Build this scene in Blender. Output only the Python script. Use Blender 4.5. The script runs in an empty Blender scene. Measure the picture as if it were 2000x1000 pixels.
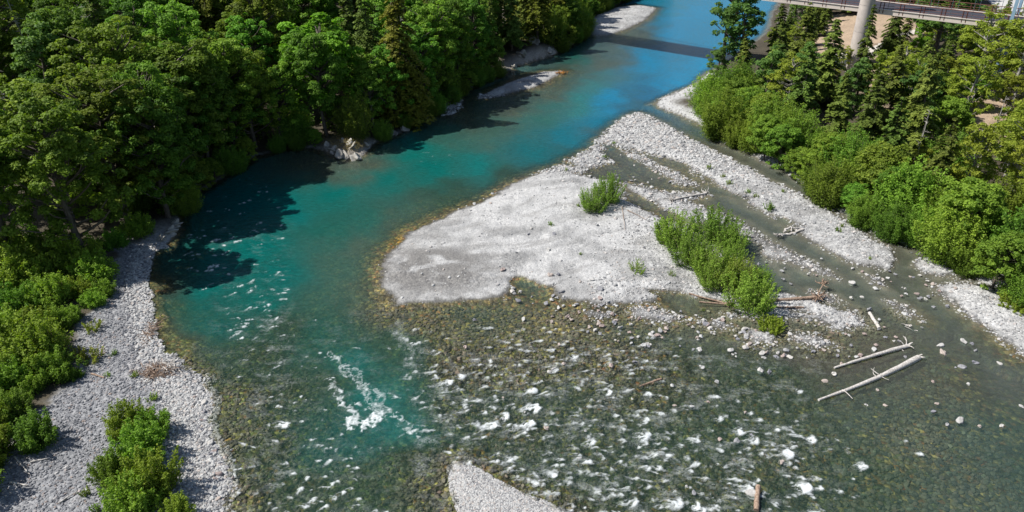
import bpy, math, random
import numpy as np

# ------------------------------------------------------------------ camera, sky, sun
S = bpy.context.scene
C = S.collection
F, TH, HC = 1500.0, math.radians(29), 40.0
cd = bpy.data.cameras.new('camera'); cam = bpy.data.objects.new('camera', cd); C.objects.link(cam)
cam.location = (0, 0, HC); cam.rotation_euler = (math.radians(90) - TH, 0, 0)
cd.sensor_width = 36; cd.lens = 36 * F / 2000; cd.clip_start = 0.5; cd.clip_end = 6000
S.camera = cam
SUN_EL = math.radians(51)
SX, SY = 0.999, 0.0                       # the way shadows fall on the ground
w = bpy.data.worlds.new('World'); S.world = w; w.use_nodes = True
nt = w.node_tree; bg = nt.nodes['Background']
sky = nt.nodes.new('ShaderNodeTexSky'); sky.sky_type = 'NISHITA'; sky.sun_disc = False
sky.sun_elevation = SUN_EL; sky.sun_rotation = math.atan2(-SX, -SY)
nt.links.new(sky.outputs[0], bg.inputs[0]); bg.inputs[1].default_value = 0.068
sd = bpy.data.lights.new('sun', 'SUN'); sun = bpy.data.objects.new('sun', sd); C.objects.link(sun)
sd.energy = 4.5; sd.angle = math.radians(0.5); sd.color = (1.0, 0.96, 0.89)
import mathutils
sun.rotation_euler = mathutils.Vector((math.cos(SUN_EL)*SX, math.cos(SUN_EL)*SY, -math.sin(SUN_EL))).to_track_quat('-Z', 'Y').to_euler()
S.view_settings.view_transform = 'Standard'; S.view_settings.look = 'None'
S.view_settings.exposure = 0.5; S.view_settings.gamma = 1
S.cycles.max_bounces = 6; S.cycles.diffuse_bounces = 2; S.cycles.transparent_max_bounces = 8
S.cycles.sample_clamp_indirect = 3; S.cycles.sample_clamp_direct = 6; S.cycles.caustics_reflective = False

rng = np.random.default_rng(7); random.seed(7)

def G(px, py, z=0.0):
    """ground point at height z seen at photo pixel (2000 x 1000)"""
    u = (px - 1000) / F; v = (py - 500) / F
    d = (u, math.cos(TH) - v*math.sin(TH), -math.sin(TH) - v*math.cos(TH))
    t = (z - HC) / d[2]
    return (d[0]*t, d[1]*t)
def P(x, y, z):
    """photo pixel of a world point"""
    dx, dy, dz = x, y, z - HC
    dep = dy*math.cos(TH) - dz*math.sin(TH); up = dy*math.sin(TH) + dz*math.cos(TH)
    return 1000 + F*dx/dep, 500 - F*up/dep
def lin(r, g, b):
    f = lambda c: (c/255/12.92) if c/255 <= .04045 else ((c/255 + .055)/1.055)**2.4
    return (f(r), f(g), f(b))

# ------------------------------------------------------------------ noise
def _h(i, j, s):
    n = (i.astype(np.int64)*374761393 + j.astype(np.int64)*668265263 + s*974634777) & 0xffffffff
    n = ((n ^ (n >> 13))*1274126177) & 0xffffffff
    n = n ^ (n >> 16)
    return (n & 0xffff)/65535.0
def vn(x, y, s=0):
    i = np.floor(x); j = np.floor(y); fx = x-i; fy = y-j
    fx = fx*fx*(3-2*fx); fy = fy*fy*(3-2*fy)
    i = i.astype(np.int64); j = j.astype(np.int64)
    a = _h(i, j, s); b = _h(i+1, j, s); c = _h(i, j+1, s); d = _h(i+1, j+1, s)
    return (a+(b-a)*fx)*(1-fy) + (c+(d-c)*fx)*fy
def fbm(x, y, s=0, o=4):
    r = 0; a = .5; t = 0
    for k in range(o):
        r = r + a*vn(x, y, s+k*17); t += a; a *= .5; x = x*2.03+11.3; y = y*2.03+7.7
    return r/t                                # 0..1
def ss(a, b, x):
    t = np.clip((x-a)/(b-a), 0, 1); return t*t*(3-2*t)

# ------------------------------------------------------------------ mesh helpers
def mesh_np(name, V, FC, mats=None, attrs=None, smooth=False, mi=None):
    """FC: list of (n,k) index arrays"""
    me = bpy.data.meshes.new(name)
    V = np.asarray(V, dtype=np.float32)
    if isinstance(FC, np.ndarray): FC = [FC]
    FC = [f for f in FC if len(f)]
    me.vertices.add(len(V)); me.vertices.foreach_set('co', V.ravel())
    loops = np.concatenate([f.ravel() for f in FC]).astype(np.int32)
    tot = np.concatenate([np.full(len(f), f.shape[1]) for f in FC]).astype(np.int32)
    start = np.concatenate([[0], np.cumsum(tot)[:-1]]).astype(np.int32)
    me.loops.add(len(loops)); me.loops.foreach_set('vertex_index', loops)
    me.polygons.add(len(tot)); me.polygons.foreach_set('loop_start', start)
    me.polygons.foreach_set('use_smooth', np.full(len(tot), smooth))
    for m in (mats or []): me.materials.append(m)
    if mi is not None: me.polygons.foreach_set('material_index', mi.astype(np.int32))
    for k, (typ, val) in (attrs or {}).items():
        a = me.attributes.new(k, typ, 'POINT')
        if typ == 'FLOAT': a.data.foreach_set('value', np.asarray(val, np.float32).ravel())
        else:
            v = np.asarray(val, np.float32)
            if v.shape[1] == 3: v = np.concatenate([v, np.ones((len(v), 1), np.float32)], 1)
            a.data.foreach_set('color', v.ravel())
    me.update(calc_edges=True)
    return me
def obj(name, me, parent=None, loc=None):
    o = bpy.data.objects.new(name, me); C.objects.link(o)
    if parent: o.parent = parent
    if loc is not None: o.location = loc
    return o
def tag(o, label=None, cat=None, group=None, kind=None):
    if label: o['label'] = label
    if cat: o['category'] = cat
    if group: o['group'] = group
    if kind: o['kind'] = kind
    return o
def dup(root, loc=None, rot=None, scale=None, label=None, cat=None, group=None):
    r = root.copy(); C.objects.link(r)
    if loc is not None: r.location = loc
    if rot is not None: r.rotation_euler = rot
    if scale is not None: r.scale = scale
    for ch in list(root.children):
        c = ch.copy(); C.objects.link(c); c.parent = r
        for g in ch.children:
            d = g.copy(); C.objects.link(d); d.parent = c
    if label: r['label'] = label
    if cat: r['category'] = cat
    if group: r['group'] = group
    elif 'group' in r.keys(): del r['group']
    return r
class MB:
    """collects vertices and faces of one mesh"""
    def __init__(s): s.v = []; s.f3 = []; s.f4 = []; s.n = 0
    def add(s, v, f):
        v = np.asarray(v, float); f = np.asarray(f)
        s.v.append(v); (s.f3 if f.shape[1] == 3 else s.f4).append(f + s.n); s.n += len(v)
    def tube(s, pts, rad, n=7, cap=True):
        pts = np.asarray(pts, float); m = len(pts); rad = np.broadcast_to(rad, (m,))
        t = np.gradient(pts, axis=0); t /= np.linalg.norm(t, axis=1)[:, None] + 1e-9
        a = np.array([0, 0, 1.]) if abs(t[0][2]) < .9 else np.array([1., 0, 0])
        n1 = np.cross(t, a); n1 /= np.linalg.norm(n1, axis=1)[:, None] + 1e-9
        n2 = np.cross(t, n1)
        th = np.arange(n)*2*math.pi/n
        V = pts[:, None] + rad[:, None, None]*(n1[:, None]*np.cos(th)[None, :, None] + n2[:, None]*np.sin(th)[None, :, None])
        i, j = np.meshgrid(np.arange(m-1), np.arange(n), indexing='ij'); i = i.ravel(); j = j.ravel(); k = (j+1) % n
        s.add(V.reshape(-1, 3), np.stack([i*n+j, i*n+k, (i+1)*n+k, (i+1)*n+j], 1))
        if cap:
            for e, p in ((0, pts[0]), (m-1, pts[-1])):
                ring = V[e]; j = np.arange(n)
                s.add(np.vstack([ring, p[None]]), np.stack([j, (j+1) % n, np.full(n, n)], 1))
    def box(s, c, size, rz=0, tilt=None):
        x, y, z = [q/2 for q in size]
        v = np.array([[a, b, d] for a in (-x, x) for b in (-y, y) for d in (-z, z)])
        cr, sr = math.cos(rz), math.sin(rz)
        v = np.stack([v[:, 0]*cr - v[:, 1]*sr, v[:, 0]*sr + v[:, 1]*cr, v[:, 2]], 1) + np.array(c)
        s.add(v, np.array([[0, 1, 3, 2], [4, 6, 7, 5], [0, 4, 5, 1], [2, 3, 7, 6], [0, 2, 6, 4], [1, 5, 7, 3]]))
    def mesh(s, name, mats, smooth=False):
        fc = []
        if s.f4: fc.append(np.vstack(s.f4))
        if s.f3: fc.append(np.vstack(s.f3))
        return mesh_np(name, np.vstack(s.v), fc, mats, smooth=smooth)

# ------------------------------------------------------------------ materials
def mat(name):
    m = bpy.data.materials.new(name); m.use_nodes = True
    n = m.node_tree; n.nodes.clear()
    out = n.nodes.new('ShaderNodeOutputMaterial')
    return m, n, out
def N(n, typ, **kw):
    x = n.nodes.new(typ)
    for k, v in kw.items():
        if k.startswith('i_'): x.inputs[k[2:].replace('_', ' ')].default_value = v
        else: setattr(x, k, v)
    return x
def mixc(n, fac, a, b, blend='MIX'):
    x = n.nodes.new('ShaderNodeMix'); x.data_type = 'RGBA'; x.blend_type = blend; x.clamp_factor = True
    for s, v in ((x.inputs[0], fac), (x.inputs[6], a), (x.inputs[7], b)):
        if hasattr(v, 'is_linked') or isinstance(v, bpy.types.NodeSocket): n.links.new(v, s)
        elif isinstance(v, (int, float)): s.default_value = v
        else: s.default_value = (*v, 1) if len(v) == 3 else v
    return x.outputs[2]
def mth(n, op, a, b=None, clamp=False):
    x = n.nodes.new('ShaderNodeMath'); x.operation = op; x.use_clamp = clamp
    for s, v in ((x.inputs[0], a), (x.inputs[1], b)):
        if v is None: continue
        if isinstance(v, bpy.types.NodeSocket): n.links.new(v, s)
        else: s.default_value = v
    return x.outputs[0]
def ramp(n, fac, stops, interp='LINEAR'):
    r = n.nodes.new('ShaderNodeValToRGB'); r.color_ramp.interpolation = interp
    e = r.color_ramp.elements
    while len(e) < len(stops): e.new(0.5)
    for q, (p, c) in zip(e, stops): q.position = p; q.color = (*c, 1)
    n.links.new(fac, r.inputs[0]); return r.outputs[0]

def stone_mat(name, tones, scale=3.0, rough=.85):
    """weathered stone; the tone differs from object to object"""
    m, n, out = mat(name)
    b = N(n, 'ShaderNodeBsdfPrincipled', i_Roughness=rough)
    oi = N(n, 'ShaderNodeObjectInfo'); tc = N(n, 'ShaderNodeTexCoord')
    c = ramp(n, oi.outputs['Random'], [(i/len(tones), t) for i, t in enumerate(tones)], 'CONSTANT')
    nz = N(n, 'ShaderNodeTexNoise', i_Scale=scale, i_Detail=6.0); n.links.new(tc.outputs['Object'], nz.inputs['Vector'])
    v = ramp(n, nz.outputs[0], [(.3, (.7, .7, .7)), (.7, (1.15, 1.15, 1.13))])
    n.links.new(mixc(n, 1.0, c, v, 'MULTIPLY'), b.inputs['Base Color'])
    bp = N(n, 'ShaderNodeBump', i_Strength=.5, i_Distance=.05); n.links.new(nz.outputs[0], bp.inputs['Height'])
    n.links.new(bp.outputs[0], b.inputs['Normal']); n.links.new(b.outputs[0], out.inputs[0])
    return m
def leaf_mat(name, lo, hi, hue=.028, val=.3, trans=.38):
    m, n, out = mat(name)
    at = N(n, 'ShaderNodeAttribute', attribute_name='tint'); oi = N(n, 'ShaderNodeObjectInfo')
    c = mixc(n, at.outputs['Fac'], lo, hi)
    hs = N(n, 'ShaderNodeHueSaturation')
    n.links.new(mth(n, 'MULTIPLY_ADD', oi.outputs['Random'], hue*2), hs.inputs['Hue'])
    hs.inputs['Hue'].links[0].from_node.inputs[2].default_value = .5 - hue
    r2 = mth(n, 'FRACT', mth(n, 'MULTIPLY', oi.outputs['Random'], 7.31))
    n.links.new(mth(n, 'MULTIPLY_ADD', r2, val*2), hs.inputs['Value'])
    hs.inputs['Value'].links[0].from_node.inputs[2].default_value = 1 - val
    hs.inputs['Saturation'].default_value = 1.0
    n.links.new(c, hs.inputs['Color'])
    d = N(n, 'ShaderNodeBsdfPrincipled', i_Roughness=.6); d.inputs['Specular IOR Level'].default_value = .18
    t = N(n, 'ShaderNodeBsdfTranslucent')
    n.links.new(hs.outputs[0], d.inputs['Base Color'])
    n.links.new(mixc(n, 1.0, hs.outputs[0], (1.25, 1.35, .5), 'MULTIPLY'), t.inputs['Color'])
    mx = N(n, 'ShaderNodeMixShader', i_Fac=trans)
    n.links.new(d.outputs[0], mx.inputs[1]); n.links.new(t.outputs[0], mx.inputs[2]); n.links.new(mx.outputs[0], out.inputs[0])
    return m
def wood_mat(name, a, b_, scale=4.0, stretch=(1, 1, .15)):
    m, n, out = mat(name)
    b = N(n, 'ShaderNodeBsdfPrincipled', i_Roughness=.85)
    tc = N(n, 'ShaderNodeTexCoord'); mp = N(n, 'ShaderNodeMapping'); mp.inputs['Scale'].default_value = stretch
    nz = N(n, 'ShaderNodeTexNoise', i_Scale=scale*3, i_Detail=6.0)
    n.links.new(tc.outputs['Object'], mp.inputs[0]); n.links.new(mp.outputs[0], nz.inputs['Vector'])
    n.links.new(ramp(n, nz.outputs[0], [(.35, a), (.65, b_)]), b.inputs['Base Color'])
    bp = N(n, 'ShaderNodeBump', i_Strength=.6, i_Distance=.03); n.links.new(nz.outputs[0], bp.inputs['Height'])
    n.links.new(bp.outputs[0], b.inputs['Normal']); n.links.new(b.outputs[0], out.inputs[0])
    return m
def plain_mat(name, col, rough=.7, metal=0, var=.25, scale=1.5, bump=.1):
    m, n, out = mat(name)
    b = N(n, 'ShaderNodeBsdfPrincipled', i_Roughness=rough, i_Metallic=metal)
    ge = N(n, 'ShaderNodeNewGeometry')
    nz = N(n, 'ShaderNodeTexNoise', i_Scale=scale, i_Detail=8.0); n.links.new(ge.outputs['Position'], nz.inputs['Vector'])
    v = ramp(n, nz.outputs[0], [(.3, tuple(c*(1-var) for c in col)), (.7, tuple(c*(1+var*.4) for c in col))])
    n.links.new(v, b.inputs['Base Color'])
    bp = N(n, 'ShaderNodeBump', i_Strength=bump, i_Distance=.05); n.links.new(nz.outputs[0], bp.inputs['Height'])
    n.links.new(bp.outputs[0], b.inputs['Normal']); n.links.new(b.outputs[0], out.inputs[0])
    return m

M = {}
M['stone'] = stone_mat('river_stone', [(.42, .41, .40), (.34, .34, .35), (.48, .47, .46), (.27, .27, .29), (.40, .34, .31), (.45, .45, .45), (.22, .22, .25), (.50, .48, .46), (.36, .29, .27)])
M['rock'] = stone_mat('bank_rock', [(.36, .34, .31), (.42, .40, .37), (.30, .29, .27)], 1.2)
M['bark'] = wood_mat('bark', (.06, .048, .036), (.16, .135, .11))
M['pale_bark'] = wood_mat('pale_bark', (.22, .20, .18), (.45, .43, .40))
M['drift'] = wood_mat('driftwood', (.34, .31, .28), (.62, .59, .56), 2.5, (1, 1, 1))
M['brown_drift'] = wood_mat('brown_driftwood', (.16, .10, .07), (.38, .28, .21), 2.5, (1, 1, 1))
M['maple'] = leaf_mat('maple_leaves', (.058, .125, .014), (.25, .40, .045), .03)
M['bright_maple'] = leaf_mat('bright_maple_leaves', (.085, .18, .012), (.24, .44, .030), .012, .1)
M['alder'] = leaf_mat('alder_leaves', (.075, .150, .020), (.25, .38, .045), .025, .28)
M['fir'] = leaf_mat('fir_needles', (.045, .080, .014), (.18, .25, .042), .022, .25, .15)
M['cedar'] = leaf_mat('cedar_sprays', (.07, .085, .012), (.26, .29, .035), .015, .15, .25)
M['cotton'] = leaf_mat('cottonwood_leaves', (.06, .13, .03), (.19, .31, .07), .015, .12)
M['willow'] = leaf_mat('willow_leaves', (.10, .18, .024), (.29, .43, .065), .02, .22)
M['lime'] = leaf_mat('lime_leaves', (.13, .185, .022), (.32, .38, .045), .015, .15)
M['dry'] = leaf_mat('dry_grass_blades', (.16, .12, .05), (.36, .28, .14), .02, .2)
M['concrete'] = plain_mat('concrete', (.52, .46, .42), .8, 0, .18, 1.0)
M['deck'] = plain_mat('deck_boards', (.045, .045, .06), .7, 0, .3, 3.0)
M['beam'] = plain_mat('pale_beam', (.66, .58, .52), .6, 0, .12, .8)
M['rust'] = plain_mat('rusty_steel', (.15, .055, .04), .6, .3, .3, 4.0)
M['blue_steel'] = plain_mat('blue_painted_steel', (.30, .45, .60), .45, .2, .15, 2.0)
M['cable'] = plain_mat('cable_steel', (.16, .24, .28), .45, .6, .1, 2.0)
M['orange'] = plain_mat('orange_weed', (.45, .20, .04), .8, 0, .3, 3.0)

# ------------------------------------------------------------------ the land, from its shorelines
def poly(pts, extra=()):
    return [G(a, b) for a, b in pts] + list(extra)
LEFT = poly([(425, 1060), (420, 1000), (437, 960), (430, 900), (402, 850), (396, 820), (408, 780), (392, 755), (396, 735), (360, 718), (338, 700), (312, 690), (300, 660),
             (290, 600), (283, 550), (287, 505), (300, 486), (325, 480), (343, 458), (350, 440), (352, 425), (375, 385), (430, 350), (500, 306),
             (560, 291), (610, 290), (640, 298), (680, 312), (712, 302), (730, 282), (765, 268), (785, 258), (803, 246), (830, 234), (870, 214),
             (885, 200), (905, 182), (940, 163), (985, 146), (1000, 131), (1040, 121), (1085, 106), (1120, 86), (1146, 70), (1150, 52), (1140, 37),
             (1180, 20), (1215, 5), (1255, -12), (1290, -32), (1310, -55)], [(120, 600), (-1500, 700), (-1500, -50), (-20, -50)])
RIGHT = poly([(1275, 203), (1285, 196), (1340, 172), (1358, 166), (1385, 140), (1420, 118), (1470, 88), (1500, 60), (1512, 20), (1545, -20), (1570, -55)],
             [(270, 700), (1500, 700), (1500, 30), (90, 40)]) + poly([(2140, 690), (2060, 625), (2000, 590), (1930, 560), (1870, 527), (1800, 490), (1740, 466), (1680, 441), (1640, 412),
              (1608, 386), (1560, 352), (1500, 319), (1440, 291), (1402, 276), (1385, 252), (1330, 226)])
BARS = [
 ('A', poly([(1172, 282), (1140, 300), (1090, 325), (1000, 360), (945, 394), (918, 402), (850, 430), (790, 460), (785, 472), (757, 492), (743, 515), (748, 560), (775, 597), (850, 590),
             (920, 585), (985, 579), (1012, 552), (1075, 562), (1100, 585), (1180, 597), (1260, 590), (1330, 578), (1400, 600), (1470, 620), (1560, 620), (1640, 645), (1698, 640),
             (1665, 605), (1600, 570), (1545, 560), (1500, 545), (1480, 505), (1440, 470), (1380, 455), (1310, 432), (1270, 400), (1225, 375), (1190, 352), (1150, 338), (1190, 318)]), .42, 2.0),
 ('S1', poly([(1205, 345), (1240, 362), (1300, 377), (1400, 415), (1450, 435), (1500, 470), (1560, 500), (1600, 520), (1632, 541), (1590, 530), (1530, 508), (1500, 508), (1520, 540), (1490, 520), (1455, 480), (1400, 450), (1330, 428), (1280, 410), (1235, 380)]), .16, 1.2),
 ('B', poly([(1250, 222), (1232, 226), (1190, 256), (1168, 278), (1215, 285), (1270, 300), (1330, 318), (1380, 350), (1420, 375), (1490, 412), (1560, 450), (1620, 490), (1680, 520), (1752, 528),
             (1758, 500), (1700, 465), (1600, 402), (1500, 350), (1400, 300), (1330, 265), (1272, 233)]), .42, 1.2),
 ('S2', poly([(1212, 290), (1260, 310), (1330, 345), (1360, 362), (1330, 360), (1270, 335), (1225, 312)]), .10, .8),
 ('S3', poly([(1300, 378), (1350, 376), (1380, 382), (1350, 390), (1320, 392)]), .12, .8),
 ('C', poly([(1780, 494), (1830, 508), (1867, 534), (1845, 540), (1800, 538), (1765, 520)]), .25, 1.0),
 ('D', poly([(1830, 562), (1875, 548), (1930, 560), (1975, 590), (2040, 618), (2120, 680), (2150, 760), (2060, 720), (2000, 692), (1930, 640), (1872, 600)]), .40, 1.5),
 ('F', poly([(880, 914), (888, 906), (912, 908), (960, 935), (1010, 963), (1060, 982), (1095, 998), (1160, 1050), (1150, 1120), (940, 1120), (905, 1010), (886, 960)]), .32, .9),
 ('G1', poly([(1099, 139), (1062, 140), (1010, 155), (960, 176), (936, 191), (965, 188), (1000, 181), (1045, 170), (1075, 155)]), .40, 1.5),
 ('G2', poly([(1283, 15), (1245, 10), (1205, 14), (1165, 30), (1145, 45), (1140, 64), (1165, 70), (1190, 68), (1225, 56), (1262, 38)]), .45, 2.0),
 ('G3', poly([(898, 196), (880, 202), (866, 222), (880, 222), (893, 210)]), .25, .8),
 ('P1', poly([(1230, 600), (1270, 602), (1330, 620), (1310, 630), (1240, 618)]), .10, .7),
 ('P2', poly([(1360, 600), (1440, 610), (1450, 640), (1400, 640), (1350, 620)]), .12, .7),
 ('P3', poly([(1150, 606), (1200, 612), (1175, 622), (1140, 612)]), .07, .6),
 ('P4', poly([(1540, 650), (1600, 655), (1632, 675), (1590, 678), (1550, 665)]), .08, .6),
 ('P5', poly([(1452, 637), (1500, 640), (1512, 665), (1470, 668)]), .12, .6),
 ('P6', poly([(1690, 535), (1720, 545), (1745, 562), (1715, 556)]), .05, .6),
 ('P7', poly([(1740, 590), (1770, 598), (1795, 620), (1765, 612)]), .05, .6),
]
def sdf(poly_, X, Y):
    """signed distance, positive inside"""
    d2 = np.full(X.shape, 1e18); ins = np.zeros(X.shape, bool)
    n = len(poly_)
    for i in range(n):
        ax, ay = poly_[i]; bx, by = poly_[(i+1) % n]
        ex, ey = bx-ax, by-ay
        t = np.clip(((X-ax)*ex + (Y-ay)*ey)/(ex*ex+ey*ey+1e-12), 0, 1)
        dx = X-ax-t*ex; dy = Y-ay-t*ey
        np.minimum(d2, dx*dx+dy*dy, out=d2)
        if ay != by:
            c = (ay > Y) != (by > Y)
            ins ^= c & (X < ex*(Y-ay)/(by-ay) + ax)
    d = np.sqrt(d2)
    return np.where(ins, d, -d)
# fan-shaped grid, finer near the drone
NR, NC = 900, 1160
ky = np.linspace(1/22.0, 1/430.0, NR); Ys = 1/ky
Us = np.linspace(-1.22, 1.22, NC)
YY = np.repeat(Ys[:, None], NC, 1); XX = YY*Us[None, :]
X = XX.ravel(); Y = YY.ravel()
wob = (fbm(X*.5, Y*.5, 3, 4)-.5)*1.5 + (fbm(X*2.2, Y*2.2, 5, 3)-.5)*.9
scale_far = np.clip(Y/70, .6, 1.6)
sdL = sdf(LEFT, X, Y) + wob*.55; sdR = sdf(RIGHT, X, Y) + wob*.8
n1 = fbm(X*.22, Y*.22, 21, 4); n2 = fbm(X*.9, Y*.9, 31, 4); n3 = fbm(X*.06, Y*.06, 41, 3); n4 = fbm(X*3.5, Y*3.5, 51, 3)
# bathymetry and water samples: photo px, py, turbidity 0..1, water tone (sRGB), upstream blues with sky reflection painted in
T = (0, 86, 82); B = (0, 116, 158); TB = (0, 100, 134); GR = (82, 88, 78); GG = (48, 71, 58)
WS = [(1215, 300, .5, (88, 83, 76)), (1180, 345, .5, (88, 83, 76)), (1250, 330, .5, (80, 84, 84)), (1260, 400, .5, (88, 83, 76)), (1230, 375, .5, (88, 83, 76)), (1300, 430, .5, (88, 83, 76)), (1330, 580, .45, (84, 84, 76)), (1390, 600, .45, (84, 84, 76)), (1260, 575, .4, (84, 84, 76)), (1130, 345, .5, (88, 83, 76)),
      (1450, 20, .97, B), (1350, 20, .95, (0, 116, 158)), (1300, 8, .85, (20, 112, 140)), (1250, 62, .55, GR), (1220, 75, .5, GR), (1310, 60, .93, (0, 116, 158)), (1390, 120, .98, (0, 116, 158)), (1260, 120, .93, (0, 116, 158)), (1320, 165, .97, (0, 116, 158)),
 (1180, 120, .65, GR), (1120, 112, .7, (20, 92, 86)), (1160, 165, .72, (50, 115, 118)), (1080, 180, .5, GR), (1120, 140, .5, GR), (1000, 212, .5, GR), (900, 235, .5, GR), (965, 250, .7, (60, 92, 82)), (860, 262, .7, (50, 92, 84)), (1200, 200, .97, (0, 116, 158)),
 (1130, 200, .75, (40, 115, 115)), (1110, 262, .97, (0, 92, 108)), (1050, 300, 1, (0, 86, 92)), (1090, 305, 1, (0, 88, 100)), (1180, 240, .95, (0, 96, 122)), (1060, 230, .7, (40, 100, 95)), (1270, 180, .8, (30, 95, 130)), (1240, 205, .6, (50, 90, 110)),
 (950, 325, 1, (0, 94, 92)), (850, 335, 1, T), (750, 355, 1, T), (820, 290, .92, (0, 94, 88)), (650, 375, .98, T), (560, 410, .96, (0, 88, 86)), (480, 380, .97, (0, 80, 80)), (710, 322, .55, GR), (620, 315, .5, GR),
 (880, 385, .6, GG), (1000, 342, .55, GG), (1100, 312, .5, GG), (850, 412, .5, (66, 86, 76)), (770, 440, .55, (70, 86, 76)), (700, 425, .75, (30, 86, 78)), (640, 450, .75, (24, 86, 78)), (700, 480, .62, (70, 88, 78)), (640, 520, .62, (56, 88, 78)), (620, 590, .62, (48, 84, 74)), (710, 560, .58, (70, 86, 76)),
 (765, 612, .25, GR), (520, 480, .96, T), (450, 520, .96, T), (400, 560, .95, T), (385, 600, .82, T), (500, 590, .85, (0, 84, 78)), (550, 540, .85, T), (410, 640, .7, (10, 80, 76)), (345, 520, .6, (20, 80, 76)), (308, 560, .2, GR), (320, 640, .25, GR),
 (365, 600, .5, GG), (350, 690, .22, GR), (560, 640, .5, GG), (500, 690, .36, GG), (620, 655, .6, (30, 80, 72)), (680, 700, .7, (20, 88, 84)), (720, 770, .75, (26, 92, 88)), (745, 670, .6, GG), (640, 745, .5, GG), (560, 760, .32, GG),
 (470, 780, .2, GG), (440, 870, .14, GG), (520, 880, .3, GG), (620, 880, .42, (34, 84, 80)), (700, 860, .5, (34, 88, 84)), (780, 825, .6, (36, 98, 94)), (830, 900, .3, GG), (720, 950, .38, GG), (600, 960, .36, GG), (445, 960, .1, GG),
 (820, 640, .1, GG), (900, 700, .14, GG), (1000, 700, .14, GG), (1100, 640, .1, GR), (1200, 700, .16, GG), (1300, 760, .25, GG), (1000, 850, .28, (48, 72, 62)), (1150, 900, .32, (48, 72, 62)), (900, 790, .3, (48, 72, 62)), (1400, 850, .36, GG),
 (1500, 900, .3, (48, 72, 62)), (1500, 760, .32, GG), (1600, 700, .55, (90, 84, 76)), (1700, 660, .55, (90, 84, 76)), (1800, 610, .6, (82, 86, 86)), (1850, 760, .38, (82, 84, 78)), (1950, 850, .42, (66, 84, 82)), (1960, 720, .6, (84, 88, 86)), (1800, 860, .3, (66, 84, 82)),
 (1700, 930, .35, (48, 72, 62)), (1900, 960, .35, (66, 84, 82)), (1350, 222, .5, (70, 80, 84)), (1450, 310, .55, (90, 84, 76)), (1600, 400, .55, (90, 84, 76)), (1750, 475, .55, (90, 84, 76)), (1850, 545, .55, (90, 84, 76)), (1980, 630, .55, (90, 84, 76)), (1600, 470, .6, (84, 86, 86)), (1450, 385, .6, (84, 86, 86)),
 (1300, 340, .55, (90, 84, 76)), (1120, 1000, .3, GG), (860, 960, .2, GG), (1350, 960, .3, GG), (2100, 900, .6, GG)]
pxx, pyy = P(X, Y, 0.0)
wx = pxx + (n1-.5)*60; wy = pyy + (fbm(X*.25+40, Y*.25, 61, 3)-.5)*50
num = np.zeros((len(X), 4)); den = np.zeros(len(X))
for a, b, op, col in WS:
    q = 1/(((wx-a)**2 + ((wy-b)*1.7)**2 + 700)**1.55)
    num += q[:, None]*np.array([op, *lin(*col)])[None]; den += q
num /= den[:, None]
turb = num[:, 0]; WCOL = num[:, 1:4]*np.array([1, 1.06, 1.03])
pebbled = np.zeros(len(X))                     # how coarse the stones are
Z = -(.10 + 2.2*turb**2) + (n2-.5)*.10
barm = np.zeros(len(X)); bard = np.full(len(X), -99.0)
for nm, pl, h, wd in BARS:
    ys = [p[1] for p in pl]
    lo, hi = min(ys)-6, max(ys)+6
    r = np.where((Y > lo) & (Y < hi))[0]
    d = sdf(pl, X[r], Y[r]) + wob[r]*(.75 if nm not in ('F', 'G1', 'G2') else .25)*(.5 if nm[0] in 'PS' else 1)
    zz = h*(1-np.exp(-np.maximum(d, 0)/wd))*(.55+.9*n1[r]) + .09*(fbm(X[r]*.11, Y[r]*.6, 197, 3)-.5)*ss(.5, 3, d) + (n2[r]-.5)*(.20 if nm in ('A', 'B', 'S1', 'S2', 'D') else .06)*ss(0, 1.5, d) + np.minimum(d, 0)*.13
    Z[r] = np.maximum(Z[r], np.where(d > -3.0, zz, -9))
    bard[r] = np.maximum(bard[r], d)
# wet runnels across the bar
def seg_d(a, b):
    ax, ay = G(*a); bx, by = G(*b); ex, ey = bx-ax, by-ay
    t = np.clip(((X-ax)*ex+(Y-ay)*ey)/(ex*ex+ey*ey), 0, 1); return np.hypot(X-ax-t*ex, Y-ay-t*ey)
for a, b, wd, dp in [((1380, 440), (1470, 482), 1.0, .25), ((1500, 600), (1640, 618), .5, .14), ((1290, 300), (1390, 352), .6, .12), ((1490, 555), (1650, 635), 2.2, .09), ((1450, 500), (1560, 575), 1.6, .10), ((1200, 300), (1290, 350), 1.2, .3), ((1225, 385), (1260, 402), 1.0, .4), ((1190, 330), (1215, 350), 1.0, .35), ((1115, 322), (1150, 330), .8, .2), ((1400, 372), (1500, 400), .9, .22), ((1530, 430), (1600, 448), .8, .2), ((1240, 270), (1280, 262), .7, .1), ((1235, 385), (1310, 425), .9, .30), ((1120, 336), (1180, 345), 1.0, .22), ((1450, 478), (1520, 560), 1.0, .36), ((1250, 560), (1330, 590), .7, .28), ((1310, 580), (1420, 598), .9, .36),
                     ((1010, 545), (1060, 575), .9, .3), ((1165, 345), (1195, 330), .8, .2), ((1520, 560), (1640, 600), .6, .16), ((1330, 600), (1480, 640), .7, .3), ((1770, 500), (1760, 560), 1.2, .3), ((1620, 480), (1660, 478), .5, .1)]:
    d = seg_d(a, b) + wob*.5; Z -= dp*np.exp(-(np.maximum(d, 0)/wd)**2)*(bard > -2)
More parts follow.
